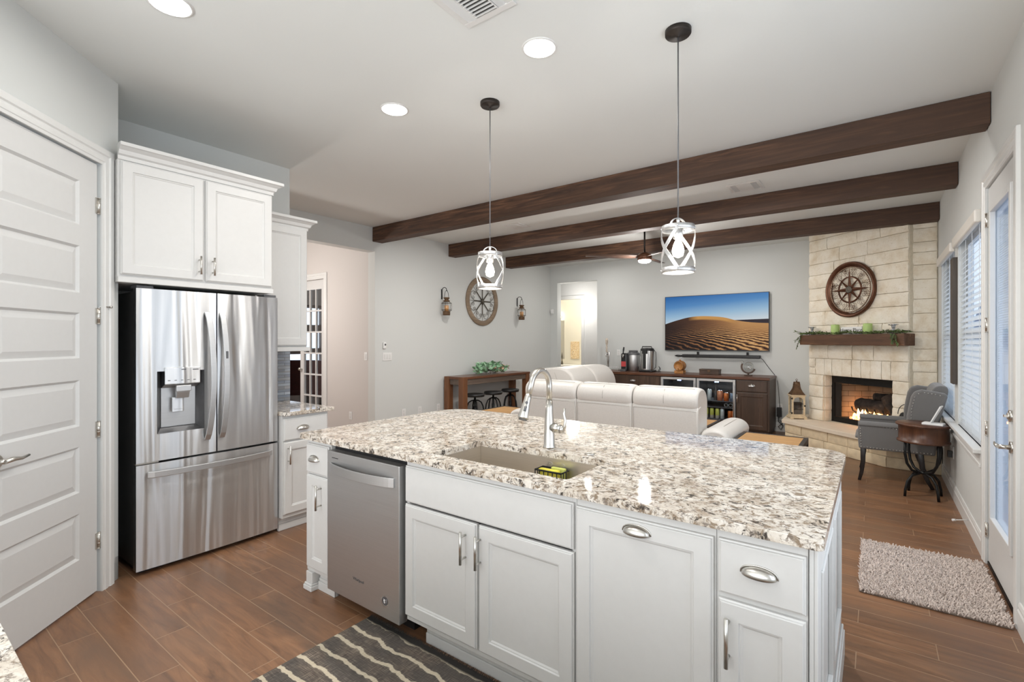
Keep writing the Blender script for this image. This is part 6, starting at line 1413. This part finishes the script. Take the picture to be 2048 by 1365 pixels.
# lanterns on the hearth
def hearth_lantern(x, y, rot, label):
    t = thing('candle_lantern', label, 'lantern', (x, y, 0.312), rot); a = 0.088
    m = MB(); m.box(-a-0.022, a+0.022, -a-0.022, a+0.022, 0.012, 0.03); m.box(-a-0.012, a+0.012, -a-0.012, a+0.012, 0.03, 0.045)
    for sx in (-1, 1):
        for sy in (-1, 1): m.box(sx*(a+0.022), sx*(a-0.02), sy*(a+0.022), sy*(a-0.02), 0, 0.012)
    m.build('base', CREAMW, t, 0.003)
    m = MB()
    for k in range(4):
        M = Matrix.Rotation(PI/2*k, 4, 'Z'); m.box(-a, -a+0.024, -a, -a+0.024, 0.045, 0.335, M); m.box(-a+0.024, a-0.024, -a, -a+0.016, 0.045, 0.068, M)
        # arched head of each side
        W2 = a-0.024; n = 10; arcp = [(-W2+2*W2*i/n, 0.262+0.055*math.sqrt(max(0, 1-((-W2+2*W2*i/n)/W2)**2))) for i in range(n+1)]
        vs = [(p, -a, q) for p, q in arcp]+[(p, -a, 0.335) for p, _ in arcp]+[(p, -a+0.014, q) for p, q in arcp]+[(p, -a+0.014, 0.335) for p, _ in arcp]; N = n+1
        m.add(vs, [f for i in range(n) for f in ((i, i+1, N+i+1, N+i), (2*N+i+1, 2*N+i, 3*N+i, 3*N+i+1), (i+1, i, 2*N+i, 2*N+i+1))], M)
    m.box(-a-0.010, a+0.010, -a-0.010, a+0.010, 0.335, 0.350); m.build('frame', CREAMW, t, 0.002)
    m = MB()
    for k in range(4): m.box(-a+0.02, a-0.02, -a+0.006, -a+0.009, 0.06, 0.325, Matrix.Rotation(PI/2*k, 4, 'Z'))
    m.build('glass', ACRYL, t)
    m = MB(); prof = [(0.128, 0.350), (0.122, 0.362), (0.092, 0.395), (0.066, 0.44), (0.056, 0.475), (0.054, 0.505)]
    m.lathe([(r*1.0, z) for r, z in prof], seg=4, M=Matrix.Rotation(PI/4, 4, 'Z'), smooth=False); m.cyl((-0.036, 0, 0.505), (0.036, 0, 0.505), 0.036, seg=18); m.build('roof', RUST, t)
    m = MB(); m.lathe([(0.008, 0.53), (0.010, 0.545), (0.006, 0.556)], seg=10); m.tube([(0.012*math.cos(2*PI*k/14), 0, 0.568+0.012*math.sin(2*PI*k/14)) for k in range(14)], 0.003, 6, closed=True); m.build('ring', BROWNM, t)
    m = MB()
    for z in (0.085, 0.30): m.box(-a-0.008, -a+0.010, -a-0.006, -a, z-0.012, z+0.012)
    m.box(a-0.014, a+0.004, -a-0.008, -a, 0.185, 0.205); m.build('hinges_and_latch', BLACKM, t)
    m = MB(); m.lathe([(0.066, 0.046), (0.066, 0.235), (0.004, 0.235)], seg=18); m.build('candle', plain('dark_candle', sc(62, 52, 46), 0.7, var=0.4, nscale=40), t)
    m = MB()
    for zz in (0.14, 0.22): m.cyl((-a+0.02, -a+0.004, zz), (a-0.02, -a+0.004, zz), 0.003, seg=6); m.cyl((a-0.004, -a+0.02, zz), (a-0.004, a-0.02, zz), 0.003, seg=6)
    m.build('cross_wires', BLACKM, t)
hearth_lantern(-0.93, 8.31, 22, 'cream wooden candle lantern with a brown roof on the left end of the hearth')
t = thing('metal_lantern', 'small dark metal lantern on the hearth behind the grey armchair', 'lantern', (0.285, 7.27, 0.312))
m = MB(); m.lathe([(0.075, 0), (0.078, 0.02), (0.06, 0.03)], seg=20); m.build('base', BLACKM, t); m = MB(); m.lathe([(0.062, 0.03), (0.068, 0.12), (0.060, 0.235)], seg=20, cap=False); m.build('glass', ACRYL, t)
m = MB(); m.lathe([(0.088, 0.235), (0.088, 0.245), (0.06, 0.265), (0.045, 0.30), (0.03, 0.312)], seg=20)
for k in range(4): a = PI/2*k+0.4; m.cyl((0.07*math.cos(a), 0.07*math.sin(a), 0.03), (0.07*math.cos(a), 0.07*math.sin(a), 0.24), 0.004, seg=6)
m.build('cap', BLACKM, t); m = MB(); m.tube([(0.07*math.cos(PI*k/14), 0, 0.29+0.115*math.sin(PI*k/14)) for k in range(15)], 0.004, 6); m.build('handle', BLACKM, t); m = MB(); m.cyl((0, 0, 0.03), (0, 0, 0.12), 0.035, seg=16); m.build('candle', WAX, t)

# ---- wing armchair (faces -x)
t = thing('wing_armchair', 'grey wing armchair with nailhead trim in front of the stone hearth', 'armchair', (0.17, 6.24, 0), 0)
HW = 0.70                                                          # width along y
def nails(m, pts, y, sg, gap=0.026):
    for (ax, az), (bx, bz) in zip(pts, pts[1:]):
        L = math.hypot(bx-ax, bz-az); n = max(1, int(L/gap))
        for k in range(n): m.ell((ax+(bx-ax)*k/n, y+sg*0.002, az+(bz-az)*k/n), (0.0055, 0.0035, 0.0055), 7, 5)
arm = [(-0.305, 0.335), (-0.315, 0.45), (-0.312, 0.56), (-0.285, 0.606), (-0.22, 0.618), (-0.10, 0.602), (0.03, 0.588), (0.13, 0.592), (0.31, 0.60), (0.305, 0.335)]
wing = [(0.085, 0.60), (0.085, 0.70), (0.10, 0.80), (0.118, 0.90), (0.145, 0.955), (0.20, 0.975), (0.30, 0.962), (0.385, 0.945), (0.392, 0.915), (0.365, 0.80), (0.325, 0.66), (0.31, 0.58)]
for y0, y1, sg in ((0.0, 0.085, -1), (HW-0.085, HW, 1)):
    m = MB(); m.profile([(x, z) for x, z in arm], y0, y1, 'y'); o = m.build('arm_panel', GREYF, t, 0.018, 3)
    m = MB(); nails(m, [(-0.285, 0.36), (-0.292, 0.545), (-0.268, 0.580), (-0.22, 0.594), (-0.10, 0.577), (0.03, 0.563), (0.08, 0.563)], y0 if sg < 0 else y1, sg); nails(m, [(-0.285, 0.355), (0.295, 0.355)], y0 if sg < 0 else y1, sg); m.build('nailhead_trim', NICKEL, o, fix=False)
    m = MB(); m.profile(wing, y0+0.004, y1-0.004, 'y'); o = m.build('wing', GREYF, t, 0.022, 3)
    m = MB(); nails(m, [(0.118, 0.63), (0.122, 0.78), (0.145, 0.90), (0.175, 0.935), (0.22, 0.948), (0.30, 0.936), (0.37, 0.918)], (y0+0.004) if sg < 0 else (y1-0.004), sg); m.build('nailhead_trim', NICKEL, o, fix=False)
    m = MB(); padded(m, smoothloop([(y0-0.004, 0.575), (y0+0.0, 0.605), (y0+0.04, 0.622), (y1, 0.605), (y1+0.004, 0.575)]), -0.312, 0.16, 0.03, 4); m.build('arm_roll', GREYF, t)
m = MB(); m.profile(smoothloop([(0.20, 0.36), (0.22, 0.60), (0.265, 0.90), (0.30, 0.995), (0.36, 1.015), (0.402, 0.985), (0.385, 0.85), (0.33, 0.60), (0.31, 0.36)]), 0.088, HW-0.088, 'y'); m.build('backrest', GREYF, t, 0.012, 3)
m = MB(); m.box(-0.295, 0.28, 0.086, HW-0.086, 0.335, 0.42); m.build('seat_rail', GREYF, t, 0.01); m = MB(); padded(m, smoothloop([(-0.30, 0.42), (-0.315, 0.47), (-0.29, 0.515), (0.0, 0.53), (0.20, 0.51), (0.22, 0.45), (0.20, 0.42)]), 0.088, HW-0.088, 0.03, 4, axis='y', k=0.9); m.build('seat_cushion', GREYF, t)
for y in (0.035, HW-0.035):
    m = MB(); m.tube([(-0.270, y, 0.345), (-0.270, y, 0.20), (-0.282, y, 0.09), (-0.302, y, 0.0)], [0.032, 0.029, 0.024, 0.019], 4); m.build('leg', DKLEG, t, 0.003)
    m = MB(); m.tube([(0.19, y, 0.345), (0.205, y, 0.20), (0.24, y, 0.09), (0.285, y, 0.0)], [0.034, 0.031, 0.026, 0.020], 4); m.build('leg', DKLEG, t, 0.003)

# ---- drum side table with iron legs
t = thing('drum_table', 'round brown drum side table on curved iron legs beside the armchair', 'side table', (0.362, 5.97, 0))
m = MB(); m.lathe([(0.183, 0.505), (0.196, 0.510), (0.196, 0.525), (0.184, 0.530), (0.184, 0.655), (0.192, 0.660)], seg=48); m.build('drum', DRUMW, t)
m = MB(); m.lathe([(0.192, 0.660), (0.206, 0.665), (0.208, 0.676), (0.200, 0.684), (0.002, 0.684)], seg=48); m.build('top', DRUMW, t)
for k in range(4):
    a = math.radians(36+90*k); c, s = math.cos(a), math.sin(a)
    m = MB(); m.tube([Vector((c*r, s*r, z)) for r, z in ((0.165, 0.518), (0.168, 0.40), (0.150, 0.31), (0.105, 0.245), (0.04, 0.222), (0.014, 0.22), (0.04, 0.214), (0.10, 0.195), (0.145, 0.14), (0.165, 0.06), (0.170, 0.0))], 0.0115, 8); m.build('leg', BLACKM, t)
m = MB(); m.ell((0, 0, 0.22), (0.026, 0.026, 0.018), 14, 8); m.build('leg_joint', BLACKM, t)
t = thing('photo_easel', 'white card leaning on a small stand on the drum table', 'photo stand', (0.43, 5.90, 0.685), -15)
m = MB(); m.box(-0.075, 0.075, -0.05, 0.06, 0, 0.018); m.build('stand_base', PAPER, t, 0.003)
m = MB(); m.profile([(-0.020, 0.018), (-0.010, 0.018), (0.062, 0.175), (0.052, 0.178)], -0.045, 0.045, 'y'); m.build('card', PAPER, t, 0.001)
